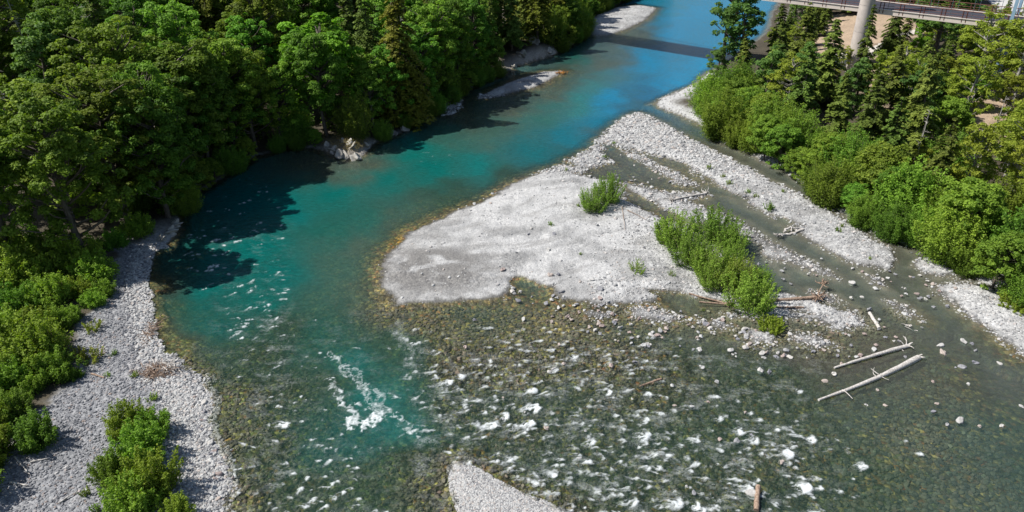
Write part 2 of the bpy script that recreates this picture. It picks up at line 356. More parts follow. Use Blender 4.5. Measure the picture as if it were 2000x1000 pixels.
# banks
Lm = sdL > -1.5; Rm = sdR > -1.5
steep = np.zeros(len(X))
for a, rad, k in [((680, 290), 5, 1.1), ((1045, 105), 10, 1.8), ((330, 450), 3, .5)]:
    gx, gy = G(*a); steep += k*np.exp(-((X-gx)**2+(Y-gy)**2)/rad**2)
up = ss(470, 420, pyy)
zL = np.where(sdL > 0, (.85-.3*up)*(1-np.exp(-sdL/4.5)) + steep*(1-np.exp(-sdL/1.3)) + 5.5*ss(12, 45, sdL) + 6*ss(40, 140, sdL) + (n1-.5)*.5*ss(1, 8, sdL) + (n2-.5)*.12, sdL*.22)
zR = np.where(sdR > 0, .55*(1-np.exp(-sdR/2.5)) + 2.6*ss(5, 30, sdR) + 2.5*ss(60, 200, sdR) + (n1-.5)*.4*ss(1, 8, sdR) + (n2-.5)*.12, sdR*.22)
Z = np.maximum(Z, np.where(Lm, zL, -9)); Z = np.maximum(Z, np.where(Rm, zR, -9))
Z += (n4-.5)*.05*ss(-.3, .1, Z)

ZG = Z.reshape(NR, NC)
def samp(A, x, y):
    fi = (1/y - ky[0])/(ky[-1]-ky[0])*(NR-1); fj = (x/y - Us[0])/(Us[-1]-Us[0])*(NC-1)
    i = np.clip(np.floor(fi).astype(int), 0, NR-2); j = np.clip(np.floor(fj).astype(int), 0, NC-2)
    a = np.clip(fi-i, 0, 1); b = np.clip(fj-j, 0, 1)
    return (A[i, j]*(1-b)+A[i, j+1]*b)*(1-a) + (A[i+1, j]*(1-b)+A[i+1, j+1]*b)*a
def hz(x, y): return float(samp(ZG, np.array(x), np.array(y)))
def at(px, py):
    z = 0.5
    for _ in range(5):
        x, y = G(px, py, z); z = hz(x, y)
    return x, y, z

# ground colours: what each patch is made of
def c3(v): return np.array(v, float)[None, :]
def cm(a, b, t): return a*(1-t[:, None]) + b*t[:, None]
dry = c3((.425, .425, .425)); sand = c3((.30, .30, .30)); wet = c3((.085, .082, .075))
col = np.repeat(c3((.085, .078, .060)), len(X), 0)                 # river bed
bedgrey = ss(1200, 1500, pxx)*ss(760, 560, pyy)
bedgrey = np.maximum(bedgrey, ss(420, 330, pyy)*.6)
bedc = cm(c3((.205, .175, .105)), c3((.165, .158, .14)), np.clip(bedgrey + (n1-.5)*.5, 0, 1))
bedc = bedc*(.55+1.25*n2)[:, None]
bedc = cm(bedc, c3((.22, .10, .06)), ss(.66, .74, fbm(X*1.1+5, Y*1.1, 93, 3))*.6*ss(620, 700, pyy))
og = np.exp(-(((pxx-775)/28)**2 + ((pyy-470)/14)**2)); bedc = cm(bedc, c3((.30, .19, .05)), og*.9)
rivergreen = ss(560, 700, pyy)*ss(2100, 600, pxx); bedc = cm(bedc, bedc*c3((.85, 1.05, .75)), rivergreen)
col = bedc
barcol = cm(dry, sand, ss(.50, .72, fbm(X*.35+9, Y*.35, 71, 4)))
tip = np.exp(-(((pxx-840)/105)**2 + ((pyy-530)/42)**2))
barcol = cm(barcol, c3((.25, .245, .24)), np.clip(tip*1.3*ss(.40, .62, fbm(X*.6, Y*1.1, 81, 4)), 0, 1)*.95)
sa = X*.955+Y*.297+(n1-.5)*2; sb = -X*.297+Y*.955+(n1-.5)*2+(fbm(X*.08, Y*.08, 95, 3)-.5)*9
streak = fbm(sa*.07, sb*.55, 97, 5)
barcol = barcol*(.80+.20*ss(.38, .56, streak))[:, None]*(.92+.16*n2)[:, None]
dk_ = ss(.58, .68, fbm(sa*.22+7, sb*1.1, 99, 4)); barcol = cm(barcol, c3((.24, .235, .23)), dk_*.5)
barcol = cm(barcol, c3((.17, .165, .16)), np.clip(tip*1.8*ss(.32, .50, fbm(X*.5, Y*.8, 83, 4)), 0, 1)*.95)
wetk = ss(.13, .015, Z + (n2-.5)*.07)
barcol = cm(barcol, np.repeat(wet, len(X), 0)*(.8+.6*n4)[:, None], wetk*.93)
onbar = ss(-1.2, -.2, bard)
col = cm(col, barcol, onbar*ss(-.06, .02, Z))
# left bank: grey shingle, then forest floor
shing = cm(c3((.23, .235, .25)), c3((.34, .34, .345)), np.clip(ss(3.5, 0, sdL) + (n1-.5)*.9, 0, 1))*(.85+.3*n2)[:, None]
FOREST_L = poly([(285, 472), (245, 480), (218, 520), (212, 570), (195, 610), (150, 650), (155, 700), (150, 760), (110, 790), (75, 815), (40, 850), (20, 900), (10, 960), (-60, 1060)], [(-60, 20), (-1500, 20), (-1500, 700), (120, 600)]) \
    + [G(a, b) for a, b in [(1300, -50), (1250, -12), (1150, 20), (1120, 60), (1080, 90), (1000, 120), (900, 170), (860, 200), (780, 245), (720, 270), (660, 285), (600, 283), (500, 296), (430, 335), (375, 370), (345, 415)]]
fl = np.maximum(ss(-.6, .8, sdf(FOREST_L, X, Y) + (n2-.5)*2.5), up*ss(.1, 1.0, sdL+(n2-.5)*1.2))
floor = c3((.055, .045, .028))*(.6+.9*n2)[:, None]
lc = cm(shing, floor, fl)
rockk = np.clip(steep/1.2, 0, 1)*ss(4, 1.0, sdL)
lc = cm(lc, c3((.33, .30, .26))*(.6+.8*n2)[:, None], rockk)
tw = np.exp(-(((pxx-310)/36)**2 + ((pyy-728)/22)**2)) + .8*np.exp(-((pxx-(280+.22*(pyy-600)))/12)**2)*ss(560, 600, pyy)*ss(720, 690, pyy)
lc = cm(lc, c3((.34, .24, .19)), np.clip(tw, 0, 1)*.75*ss(.35, .6, n4+.12))
lw = ss(.10, .0, Z); lc = cm(lc, np.repeat(wet, len(X), 0), lw*.85)
col = cm(col, lc, ss(-.3, .1, sdL)*ss(-.05, .03, Z))
# right bank
sh2 = cm(np.repeat(dry, len(X), 0), floor, ss(1.5, 4.5, sdR + (n2-.5)*3 + 6*ss(150, 125, pyy)))
DIRT = poly([(1560, 75), (1600, 40), (1650, 28), (1760, 30), (1830, 60), (1800, 100), (1760, 120), (1850, 200), (1990, 250), (1990, 330), (1850, 300), (1700, 230), (1660, 200), (1600, 120)])
dk = ss(-2, 3, sdf(DIRT, X, Y) + (n1-.5)*14)
sh2 = cm(sh2, c3((.36, .27, .19))*(.75+.5*n2)[:, None], dk)
tn = np.exp(-(((X-0)/9)**2+((Y-178)/9)**2)); lc2 = tn
sh2 = cm(sh2, np.repeat(wet, len(X), 0), ss(.10, .0, Z)*.85)
col = cm(col, sh2, ss(-.3, .1, sdR)*ss(-.05, .03, Z))
col = cm(col, c3((.36, .28, .22)), np.clip(tn*1.5, 0, 1)*(sdL > 2))
coarse = np.clip(.25 + .75*ss(-.4, .2, sdL)*(1-fl) + ss(.55, .7, fbm(X*.3+50, Y*.3, 91, 3))*.5*onbar + ss(1180, 1300, pxx)*onbar*.5, 0, 1)
coarse = np.where(Z < 0, np.clip(1-.85*bedgrey*ss(1150, 1350, pxx), .12, 1), coarse)
under = ss(.05, -.06, Z)

def ground_material():
    m, n, out = mat('river_ground')
    b = N(n, 'ShaderNodeBsdfPrincipled')
    ge = N(n, 'ShaderNodeNewGeometry')
    ca = N(n, 'ShaderNodeAttribute', attribute_name='base'); co = N(n, 'ShaderNodeAttribute', attribute_name='coarse'); un = N(n, 'ShaderNodeAttribute', attribute_name='under')
    wt = N(n, 'ShaderNodeAttribute', attribute_name='wetness')
    nz = N(n, 'ShaderNodeTexNoise', i_Scale=1.7, i_Detail=3.0); n.links.new(ge.outputs['Position'], nz.inputs['Vector'])
    vm = N(n, 'ShaderNodeVectorMath', operation='MULTIPLY_ADD'); vm.inputs[1].default_value = (.25, .25, .25)
    n.links.new(nz.outputs['Color'], vm.inputs[0]); n.links.new(ge.outputs['Position'], vm.inputs[2])
    def vor(sc):
        v = N(n, 'ShaderNodeTexVoronoi', i_Scale=sc); v.inputs['Randomness'].default_value = 1; n.links.new(vm.outputs[0], v.inputs['Vector']); return v
    v1, v2, v3 = vor(3.1), vor(8.0), vor(1.55)
    sp1 = N(n, 'ShaderNodeSeparateColor'); n.links.new(v1.outputs['Color'], sp1.inputs[0])
    sp2 = N(n, 'ShaderNodeSeparateColor'); n.links.new(v2.outputs['Color'], sp2.inputs[0])
    sp3 = N(n, 'ShaderNodeSeparateColor'); n.links.new(v3.outputs['Color'], sp3.inputs[0])
    # dry gravel: grey scatter
    g1 = ramp(n, sp1.outputs[0], [(0, (.72, .72, .73)), (.5, (1, 1, 1)), (1, (1.28, 1.27, 1.25))])
    g2 = ramp(n, sp2.outputs[0], [(0, (.80, .80, .80)), (.5, (1, 1, 1)), (1, (1.18, 1.18, 1.17))])
    gv = mixc(n, 1.0, mixc(n, mth(n, 'MULTIPLY', co.outputs['Fac'], .9), (1, 1, 1), g1), g2, 'MULTIPLY')
    # bed cobbles: olive, brown, rust, yellow
    bt = ramp(n, sp1.outputs[0], [(0, (.45, .45, .45)), (.25, (1.4, 1.3, 1.0)), (.42, (.6, .7, .55)), (.58, (.95, .85, .7)), (.7, (.6, .57, .55)), (.8, (1.35, .85, .65)), (.86, (.8, .95, .7)), (.93, (1.9, 1.75, 1.1))], 'CONSTANT')
    b3 = ramp(n, sp3.outputs[0], [(0, (.55, .55, .55)), (.5, (1, 1, 1)), (1, (1.5, 1.4, 1.25))])
    bv = mixc(n, 1.0, mixc(n, .6, bt, b3, 'MULTIPLY'), g2, 'MULTIPLY')
    gap = ramp(n, v1.outputs['Distance'], [(0, (1.1, 1.1, 1.1)), (.22, (1, 1, 1)), (.45, (.6, .6, .6))])
    bv = mixc(n, .9, bv, gap, 'MULTIPLY'); bv = mixc(n, co.outputs['Fac'], (.9, .9, .88), bv)
    n.links.new(mixc(n, 1.0, ca.outputs['Color'], mixc(n, un.outputs['Fac'], gv, bv), 'MULTIPLY'), b.inputs['Base Color'])
    n.links.new(mth(n, 'MULTIPLY_ADD', wt.outputs['Fac'], -.45), b.inputs['Roughness']); b.inputs['Roughness'].links[0].from_node.inputs[2].default_value = .92
    hh = mth(n, 'ADD', mth(n, 'MULTIPLY', mth(n, 'SUBTRACT', 1.0, v1.outputs['Distance']), co.outputs['Fac']), mth(n, 'MULTIPLY', mth(n, 'SUBTRACT', 1.0, v2.outputs['Distance']), .35))
    bp = N(n, 'ShaderNodeBump', i_Strength=.75, i_Distance=.12); n.links.new(hh, bp.inputs['Height'])
    n.links.new(bp.outputs[0], b.inputs['Normal']); n.links.new(b.outputs[0], out.inputs[0])
    return m
i, j = np.meshgrid(np.arange(NR-1), np.arange(NC-1), indexing='ij'); i = i.ravel(); j = j.ravel()
QF = np.stack([i*NC+j, i*NC+j+1, (i+1)*NC+j+1, (i+1)*NC+j], 1)
M['ground'] = ground_material()
me = mesh_np('ground', np.stack([X, Y, Z], 1), QF, [M['ground']], {'base': ('FLOAT_COLOR', col), 'coarse': ('FLOAT', coarse), 'under': ('FLOAT', under), 'wetness': ('FLOAT', ss(.12, .0, Z))}, smooth=True)
tag(obj('ground', me), kind='structure')
# far land beyond the modelled valley
mb = MB(); mb.add([[-3000, -2500, -3.2], [3000, -2500, -3.2], [3000, 4000, -3.2], [-3000, 4000, -3.2]], [[0, 1, 2, 3]])
M['far'] = plain_mat('far_land', (.06, .075, .03), .95, 0, .5, .05)
tag(obj('terrain', mb.mesh('terrain', [M['far']])), kind='structure')

# ------------------------------------------------------------------ draped sheets: paths and roads
QC = QF.mean(1).astype(int)
def drape(name, pl, m, lift):
    d = sdf(pl, X, Y)
    k = (d[QF] > 0).all(1); q = QF[k]
    u, inv = np.unique(q, return_inverse=True)
    V = np.stack([X[u], Y[u], Z[u]+lift], 1)
    return tag(obj(name, mesh_np(name, V, inv.reshape(q.shape), [m], smooth=True)), kind='structure')
M['path'] = plain_mat('pale_gravel_path', (.52, .48, .43), .95, 0, .2, 2.0, .3)
M['road'] = plain_mat('pale_concrete_road', (.50, .49, .48), .9, 0, .15, .4, .1)
def Gz(px, py, z): return G(px, py, z)
drape('path', [Gz(a, b, 3) for a, b in [(1588, 112), (1612, 90), (1650, 95), (1710, 84), (1760, 60), (1800, 56), (1800, 66), (1765, 78), (1740, 100), (1700, 112), (1660, 122), (1625, 122)]], M['path'], .05)
drape('road', [Gz(a, b, 4) for a, b in [(1895, -40), (1945, 10), (1975, 62), (2100, 90), (2200, -20), (2150, -60)]], M['road'], .05)

# ------------------------------------------------------------------ water
N1G, N2G = n4.reshape(NR, NC), n2.reshape(NR, NC); foam = np.zeros((NR, NC)); XG, YG = X.reshape(NR, NC), Y.reshape(NR, NC)
turbn = fbm(X*2.6, Y*2.6, 101, 4).reshape(NR, NC); fine = fbm(X*6.5+3, Y*6.5, 111, 3).reshape(NR, NC)
wispn = 1-np.abs(2*fbm(X*2.0+20, Y*2.0, 121, 4)-1).reshape(NR, NC)      # ridged
def rows(y0, y1):
    a = np.searchsorted(-Ys, -y1); b = np.searchsorted(-Ys, -y0)       # Ys ascending? handled below
    return a, b
def box_idx(x0, x1, y0, y1):
    ra = np.where((Ys > y0) & (Ys < y1))[0]
    if len(ra) < 2: return None
    yl = Ys[ra]; ua, ub = min(x0/yl.min(), x0/yl.max()), max(x1/yl.min(), x1/yl.max())
    ca = np.where((Us > ua) & (Us < ub))[0]
    if len(ca) < 2: return None
    return slice(ra[0], ra[-1]+1), slice(ca[0], ca[-1]+1)
def splat(px, py, ang, L, Wd, amp):
    """white water behind a rock: bright at its lower end with a wispy tail upstream"""
    cx, cy = G(px, py); s = box_idx(cx-L*1.4, cx+L*1.4, cy-L*1.4, cy+L*1.4)
    if s is None: return
    dx = XG[s]-cx; dy = YG[s]-cy
    wb = (turbn[s]-.5)*.9; sd_ = rng.uniform(0, 900)
    a = dx*math.cos(ang)+dy*math.sin(ang) + wb*L*.45; b = -dx*math.sin(ang)+dy*math.cos(ang) + wb*Wd*1.5 + .25*a*a/L
    tail = np.where(a > 0, np.exp(-(a/(.12*L))**2), np.exp(-(a/(.95*L))**2))*np.exp(-(b/(Wd*(1+.25*np.abs(a)/L)))**2)
    wisp = vn(a*1.6+sd_, b*10+(turbn[s]-.5)*4+sd_, 7)
    a2 = a + .45*L*(b/Wd)**2*.35
    crest = np.exp(-(a2/(.10+.10*L))**2)*np.exp(-(b/(Wd*1.15))**2)*np.clip(.25+1.5*fine[s], 0, 1.2)
    f = amp*np.maximum(crest, 1.0*tail*np.clip((wisp-.25)*1.9, 0, 1))
    foam[s] = np.maximum(foam[s], f)
def foamline(pts, Wd, amp):
    W = [G(*p) for p in pts]
    xs = [q[0] for q in W]; ys = [q[1] for q in W]
    s = box_idx(min(xs)-Wd*3, max(xs)+Wd*3, min(ys)-Wd*3, max(ys)+Wd*3)
    x, y = XG[s] + (turbn[s]-.5)*1.6*Wd*2 + (N2G[s]-.5)*1.6, YG[s] + (fine[s]-.5)*Wd*2 + (N1G[s]-.5)*2.0
    d = np.full(x.shape, 1e9)
    for (ax, ay), (bx, by) in zip(W[:-1], W[1:]):
        ex, ey = bx-ax, by-ay; t = np.clip(((x-ax)*ex+(y-ay)*ey)/(ex*ex+ey*ey), 0, 1)
        d = np.minimum(d, np.hypot(x-ax-t*ex, y-ay-t*ey))
    f = amp*np.exp(-(d/Wd)**2)*(.3+.9*turbn[s])*.85
    foam[s] = np.maximum(foam[s], f)
foamline([(645, 688), (662, 700), (668, 716), (690, 742), (705, 760), (722, 785), (742, 800), (752, 812)], .20, 1.0)
foamline([(672, 712), (692, 722), (706, 745), (735, 770), (752, 800)], .20, .95)
foamline([(668, 782), (680, 800), (695, 818), (715, 828), (735, 822), (752, 806)], .26, 1.3)
foamline([(690, 822), (712, 830), (735, 822), (748, 810)], .34, 1.8)
foamline([(735, 765), (748, 780), (752, 792)], .25, 1.0)
foamline([(762, 802), (780, 818), (800, 838), (820, 856)], .18, 1.0)
for px, py, an in [(660, 700, -1.0), (675, 735, -1.0), (700, 790, -.9), (715, 760, -1.0), (760, 800, -.8), (690, 805, -.6), (735, 790, -1.1), (800, 845, -.8), (775, 775, -.6), (665, 765, -.9)]: splat(px, py, an, 1.3, .16, 1.0)
foamline([(640, 745), (662, 765), (678, 790)], .22, .8)
foamline([(780, 630), (792, 660), (800, 700), (820, 730)], .5, .55)
for px, py, an in [(600, 935, .8), (590, 955, .9), (598, 990, -.5), (615, 975, .6), (650, 945, 1.0), (655, 975, -.6), (672, 962, .5), (640, 990, .4), (560, 905, -.3), (575, 925, -.5)]: splat(px, py, an, .7, .16, 1.2)
foamline([(405, 528), (418, 522), (430, 518)], .22, 1.5)
for px, py, an, L, Wd, am in [(560, 832, -.5, .9, .35, 1.9), (425, 520, .3, .8, .25, 1.6), (415, 528, 0, .5, .2, 1.8), (880, 748, .1, 1.2, .35, 1.5), (1050, 795, .25, 1.5, .45, 2.2), (1040, 828, .05, 1.2, .3, 2.0), (990, 812, .3, 1.1, .4, 1.6),
    (965, 832, -.1, 1.1, .35, 2.0), (935, 830, -.2, 1.0, .3, 1.2), (1045, 763, .2, 1.1, .3, 1.6), (960, 705, .3, 1.0, .3, 1.2), (905, 735, .3, 1.1, .35, 1.4), (1190, 768, -.2, .9, .35, 1.5), (1265, 820, -.5, .9, .3, 1.3), (1080, 685, -.6, .8, .3, 1.4),
    (1125, 698, -.7, .7, .25, 1.3), (1160, 865, -.4, .9, .4, 1.3), (1265, 855, -.4, 1.0, .45, 1.5), (1290, 915, -.3, .9, .3, 1.2), (1150, 905, -.8, .9, .3, 1.4), (1000, 900, -1.0, 1.0, .3, 1.4), (1080, 930, -1.2, .9, .3, 1.2), (1165, 960, -.9, .9, .3, 1.0),
    (1545, 888, -.3, .8, .5, 2.2), (1450, 845, -.4, 1.0, .35, 1.7), (1480, 862, -.4, .9, .3, 1.5), (1590, 860, -.3, .7, .35, 1.7), (1580, 955, -.4, 1.0, .4, 1.9), (1605, 955, -.3, .5, .2, 1.7), (1690, 912, -.4, .8, .35, 1.5), (1520, 840, 0, .6, .2, 1.5),
    (1410, 818, -.4, .8, .3, 1.2), (1365, 860, -.5, .8, .4, 1.5), (1375, 1000, -.5, 1.0, .35, 1.6), (1330, 985, -.5, 1.2, .5, 1.7), (1465, 955, -.7, 1.0, .35, 1.9), (1365, 990, -.6, .8, .3, 1.8), (1800, 888, -.8, .4, .2, 1.6), (1565, 765, -.9, .6, .3, 1.2),
    (1400, 775, -.1, .8, .2, 1.3), (1270, 770, .3, .8, .3, 1.4), (920, 905, -.4, .8, .25, 1.0), (1240, 985, -.4, 1.0, .4, 1.3), (1570, 935, -.2, .8, .25, 1.3), (1770, 862, -.3, .3, .15, 1.0)]:
    splat(px, py, an, L, Wd, am)
for k in range(900):                                  # the riffle
    px = rng.uniform(790, 1680); py = rng.uniform(640, 1010)
    if px > 1330 and py < 760+ (px-1330)*.2: continue
    if px > 1550 and rng.random() < .5: continue
    if 870 < px < 1110 and py > 890 + (px-870)*.45: continue
    if px < 880 and py > 850: continue
    splat(px, py, rng.normal(.15-(px-900)/1100., .3), rng.uniform(.35, 1.3), rng.uniform(.08, .25), rng.uniform(.4, 1.1))
for k in range(120):                                  # the fast teal run
    px = rng.uniform(370, 565); py = rng.uniform(430, 660)
    if px < 370 + (py-520)*.6: continue
    splat(px, py, rng.normal(.35, .35), rng.uniform(.5, 1.3), rng.uniform(.07, .16), rng.uniform(.5, 1.3))
for k in range(170):
    px = rng.uniform(455, 800); py = rng.uniform(620, 1010)
    if px > 640 + (py-620)*.25 and rng.random() < .75: continue
    splat(px, py, rng.normal(.2, .6), rng.uniform(.25, .8), rng.uniform(.06, .15), rng.uniform(.4, 1.15))
for k in range(40):
    px = rng.uniform(390, 560); py = rng.uniform(340, 430)
    splat(px, py, rng.normal(.2, .3), rng.uniform(.5, 1.4), rng.uniform(.06, .12), rng.uniform(.5, 1.2))
for k in range(34):
    px = rng.uniform(640, 900); py = rng.uniform(295, 350)
    splat(px, py, rng.normal(-.1, .3), rng.uniform(.6, 1.8), rng.uniform(.05, .1), rng.uniform(.2, .55))
rif = ss(630, 700, pyy)*ss(780, 840, pxx)*ss(1750, 1500, pxx)
foam = np.clip(foam.ravel(), 0, 1.25)
rough_w = np.clip(rif*ss(-.2, .3, turbn.ravel()) + .55*ss(560, 640, pyy)*ss(440, 520, pxx)*ss(860, 780, pxx) + .5*ss(380, 430, pxx)*ss(600, 540, pxx)*ss(400, 450, pyy), 0, 1)
ZW = (fbm(X*1.3, Y*1.3, 131, 3)-.5)*(.03+.24*rough_w) + (fbm(X*3.7, Y*3.7, 141, 2)-.5)*(.012+.09*rough_w) + foam*.06
def water_material():
    m, n, out = mat('river_water')
    ge = N(n, 'ShaderNodeNewGeometry')
    A = lambda s: N(n, 'ShaderNodeAttribute', attribute_name=s)
    body_sky, op, fo, ch = A('body_sky'), A('turbidity'), A('foam'), A('chop')
    mp = N(n, 'ShaderNodeMapping'); mp.inputs['Rotation'].default_value = (0, 0, .35); mp.inputs['Scale'].default_value = (1, 1.7, 1)
    n.links.new(ge.outputs['Position'], mp.inputs[0])
    a = N(n, 'ShaderNodeTexNoise', i_Scale=1.6, i_Detail=5.0, i_Roughness=.62, i_Distortion=.5); n.links.new(mp.outputs[0], a.inputs['Vector'])
    c = N(n, 'ShaderNodeTexNoise', i_Scale=6.5, i_Detail=3.0); n.links.new(mp.outputs[0], c.inputs['Vector'])
    hgt = mth(n, 'ADD', a.outputs[0], mth(n, 'MULTIPLY', c.outputs[0], .3))
    bp = N(n, 'ShaderNodeBump', i_Distance=.16); n.links.new(hgt, bp.inputs['Height'])
    n.links.new(mth(n, 'MULTIPLY_ADD', ch.outputs['Fac'], .65), bp.inputs['Strength']); bp.inputs['Strength'].links[0].from_node.inputs[2].default_value = .38
    di = N(n, 'ShaderNodeBsdfDiffuse')
    tv = ramp(n, a.outputs[0], [(.32, (.78, .80, .80)), (.68, (1.22, 1.20, 1.20))])
    n.links.new(mixc(n, 1.0, body_sky.outputs['Color'], tv, 'MULTIPLY'), di.inputs['Color'])  # diffuse water colour, sky reflection painted into its upstream blue
    tr = N(n, 'ShaderNodeBsdfTransparent'); n.links.new(mixc(n, op.outputs['Fac'], (.98, .98, .94), (.5, .78, .70)), tr.inputs['Color'])
    m1 = N(n, 'ShaderNodeMixShader'); n.links.new(op.outputs['Fac'], m1.inputs[0]); n.links.new(tr.outputs[0], m1.inputs[1]); n.links.new(di.outputs[0], m1.inputs[2])
    gl = N(n, 'ShaderNodeBsdfGlossy', i_Roughness=.06); n.links.new(bp.outputs[0], gl.inputs['Normal'])
    fr = N(n, 'ShaderNodeFresnel', i_IOR=1.33); n.links.new(bp.outputs[0], fr.inputs['Normal'])
    m2 = N(n, 'ShaderNodeMixShader'); n.links.new(fr.outputs[0], m2.inputs[0]); n.links.new(m1.outputs[0], m2.inputs[1]); n.links.new(gl.outputs[0], m2.inputs[2])
    wh = N(n, 'ShaderNodeBsdfDiffuse'); wh.inputs['Color'].default_value = (.74, .78, .80, 1)
    f1 = N(n, 'ShaderNodeTexNoise', i_Scale=3.6, i_Detail=8.0, i_Roughness=.8, i_Distortion=1.6); n.links.new(mp.outputs[0], f1.inputs['Vector'])
    rd = mth(n, 'ABSOLUTE', mth(n, 'SUBTRACT', f1.outputs[0], .5))            # thin curling threads
    e1 = mth(n, 'SUBTRACT', mth(n, 'ADD', mth(n, 'MULTIPLY', mth(n, 'SUBTRACT', f1.outputs[0], .5), 2.1), mth(n, 'MULTIPLY', fo.outputs['Fac'], 1.15)), .26)
    mp2 = N(n, 'ShaderNodeMapping'); mp2.inputs['Rotation'].default_value = (0, 0, .25); mp2.inputs['Scale'].default_value = (.8, 1.35, 1); n.links.new(ge.outputs['Position'], mp2.inputs[0])
    f2 = N(n, 'ShaderNodeTexNoise', i_Scale=2.3, i_Detail=9.0, i_Roughness=.72, i_Distortion=1.0); n.links.new(mp2.outputs[0], f2.inputs['Vector'])
    f3 = N(n, 'ShaderNodeTexNoise', i_Scale=.55, i_Detail=4.0, i_Roughness=.7); n.links.new(mp2.outputs[0], f3.inputs['Vector'])
    lace = mth(n, 'SUBTRACT', 1.0, mth(n, 'MULTIPLY', mth(n, 'ABSOLUTE', mth(n, 'SUBTRACT', f2.outputs[0], .5)), 16.0), True)
    lace = mth(n, 'MULTIPLY', lace, mth(n, 'MULTIPLY', mth(n, 'SUBTRACT', f3.outputs[0], .50), 5.0, True))
    lace = mth(n, 'MULTIPLY', lace, mth(n, 'MULTIPLY', mth(n, 'POWER', ch.outputs['Fac'], 1.6), .32))
    ff = mth(n, 'MAXIMUM', mth(n, 'MULTIPLY', mth(n, 'MULTIPLY', mth(n, 'MULTIPLY', e1, .85, True), .86), mth(n, 'MULTIPLY', fo.outputs['Fac'], 6.0, True)), lace)
    m3 = N(n, 'ShaderNodeMixShader'); n.links.new(ff, m3.inputs[0]); n.links.new(m2.outputs[0], m3.inputs[1]); n.links.new(wh.outputs[0], m3.inputs[2])
    n.links.new(m3.outputs[0], out.inputs[0])
    return m
M['water'] = water_material()
keep = (Z[QF] < .12).any(1); q = QF[keep]; u, inv = np.unique(q, return_inverse=True)
me = mesh_np('river', np.stack([X[u], Y[u], ZW[u]], 1), inv.reshape(q.shape), [M['water']],
    {'body_sky': ('FLOAT_COLOR', WCOL[u]), 'turbidity': ('FLOAT', np.clip(turb[u], 0, 1)*ss(.02, -.45, Z[u])), 'foam': ('FLOAT', foam[u]), 'chop': ('FLOAT', rough_w[u])}, smooth=True)
tag(obj('water', me), kind='structure')

# ------------------------------------------------------------------ stones
t_ = (1+5**.5)/2
ICO_V = np.array([[-1, t_, 0], [1, t_, 0], [-1, -t_, 0], [1, -t_, 0], [0, -1, t_], [0, 1, t_], [0, -1, -t_], [0, 1, -t_], [t_, 0, -1], [t_, 0, 1], [-t_, 0, -1], [-t_, 0, 1]])
ICO_V /= np.linalg.norm(ICO_V[0])
ICO_F = np.array([[0, 11, 5], [0, 5, 1], [0, 1, 7], [0, 7, 10], [0, 10, 11], [1, 5, 9], [5, 11, 4], [11, 10, 2], [10, 7, 6], [7, 1, 8], [3, 9, 4], [3, 4, 2], [3, 2, 6], [3, 6, 8], [3, 8, 9], [4, 9, 5], [2, 4, 11], [6, 2, 10], [8, 6, 7], [9, 8, 1]])
def ico2(V, Fc):
    V = list(map(tuple, V)); cache = {}; out = []
    def mid(a, b):
        k = (min(a, b), max(a, b))
        if k not in cache:
            p = np.array(V[a])+np.array(V[b]); p /= np.linalg.norm(p); V.append(tuple(p)); cache[k] = len(V)-1
        return cache[k]
    for a, b, c in Fc:
        x, y, z = mid(a, b), mid(b, c), mid(c, a); out += [[a, x, z], [b, y, x], [c, z, y], [x, y, z]]
    return np.array(V), np.array(out)
I2V, I2F = ico2(ICO_V, ICO_F); I3V, I3F = ico2(I2V, I2F); I4V, I4F = ico2(I3V, I3F)
def rock_shape(seed, rough=.2, V=I3V, cuts=7, lo=.6):
    r = np.random.default_rng(seed)
    k = np.ones(len(V))
    for _ in range(cuts):                                 # flat facets cut at random
        d = r.normal(size=3); d /= np.linalg.norm(d); c = r.uniform(lo, .92)
        p = V@d; k = np.where(p*k > c, c/np.maximum(p, 1e-6), k)
    k *= 1 + rough*.3*np.sin(V@r.normal(size=3)*4+r.uniform(0, 6))
    return V*k[:, None]
ROCKS = []
for s in range(10):
    v = rock_shape(s, .8, I3V, 11, .5)*np.array([1, random.uniform(.65, .95), random.uniform(.5, .8)])
    ROCKS.append(mesh_np('river_stone', v, I3F, [M['stone']], smooth=False))
def boulder(x, y, r, label, group=None, name='river_stone', cat='stone', z=None, sz=1.0):
    z = hz(x, y) if z is None else z
    o = obj(name, random.choice(ROCKS)); o.location = (x, y, max(z + r*.22, r*.02))
    o.rotation_euler = (random.uniform(-.2, .2), random.uniform(-.2, .2), random.uniform(0, 6.28)); o.scale = (r, r, r*sz)
    return tag(o, label, cat, group)
def inpoly(pl, x, y): return float(sdf(pl, np.array([x]), np.array([y]))[0]) > 0
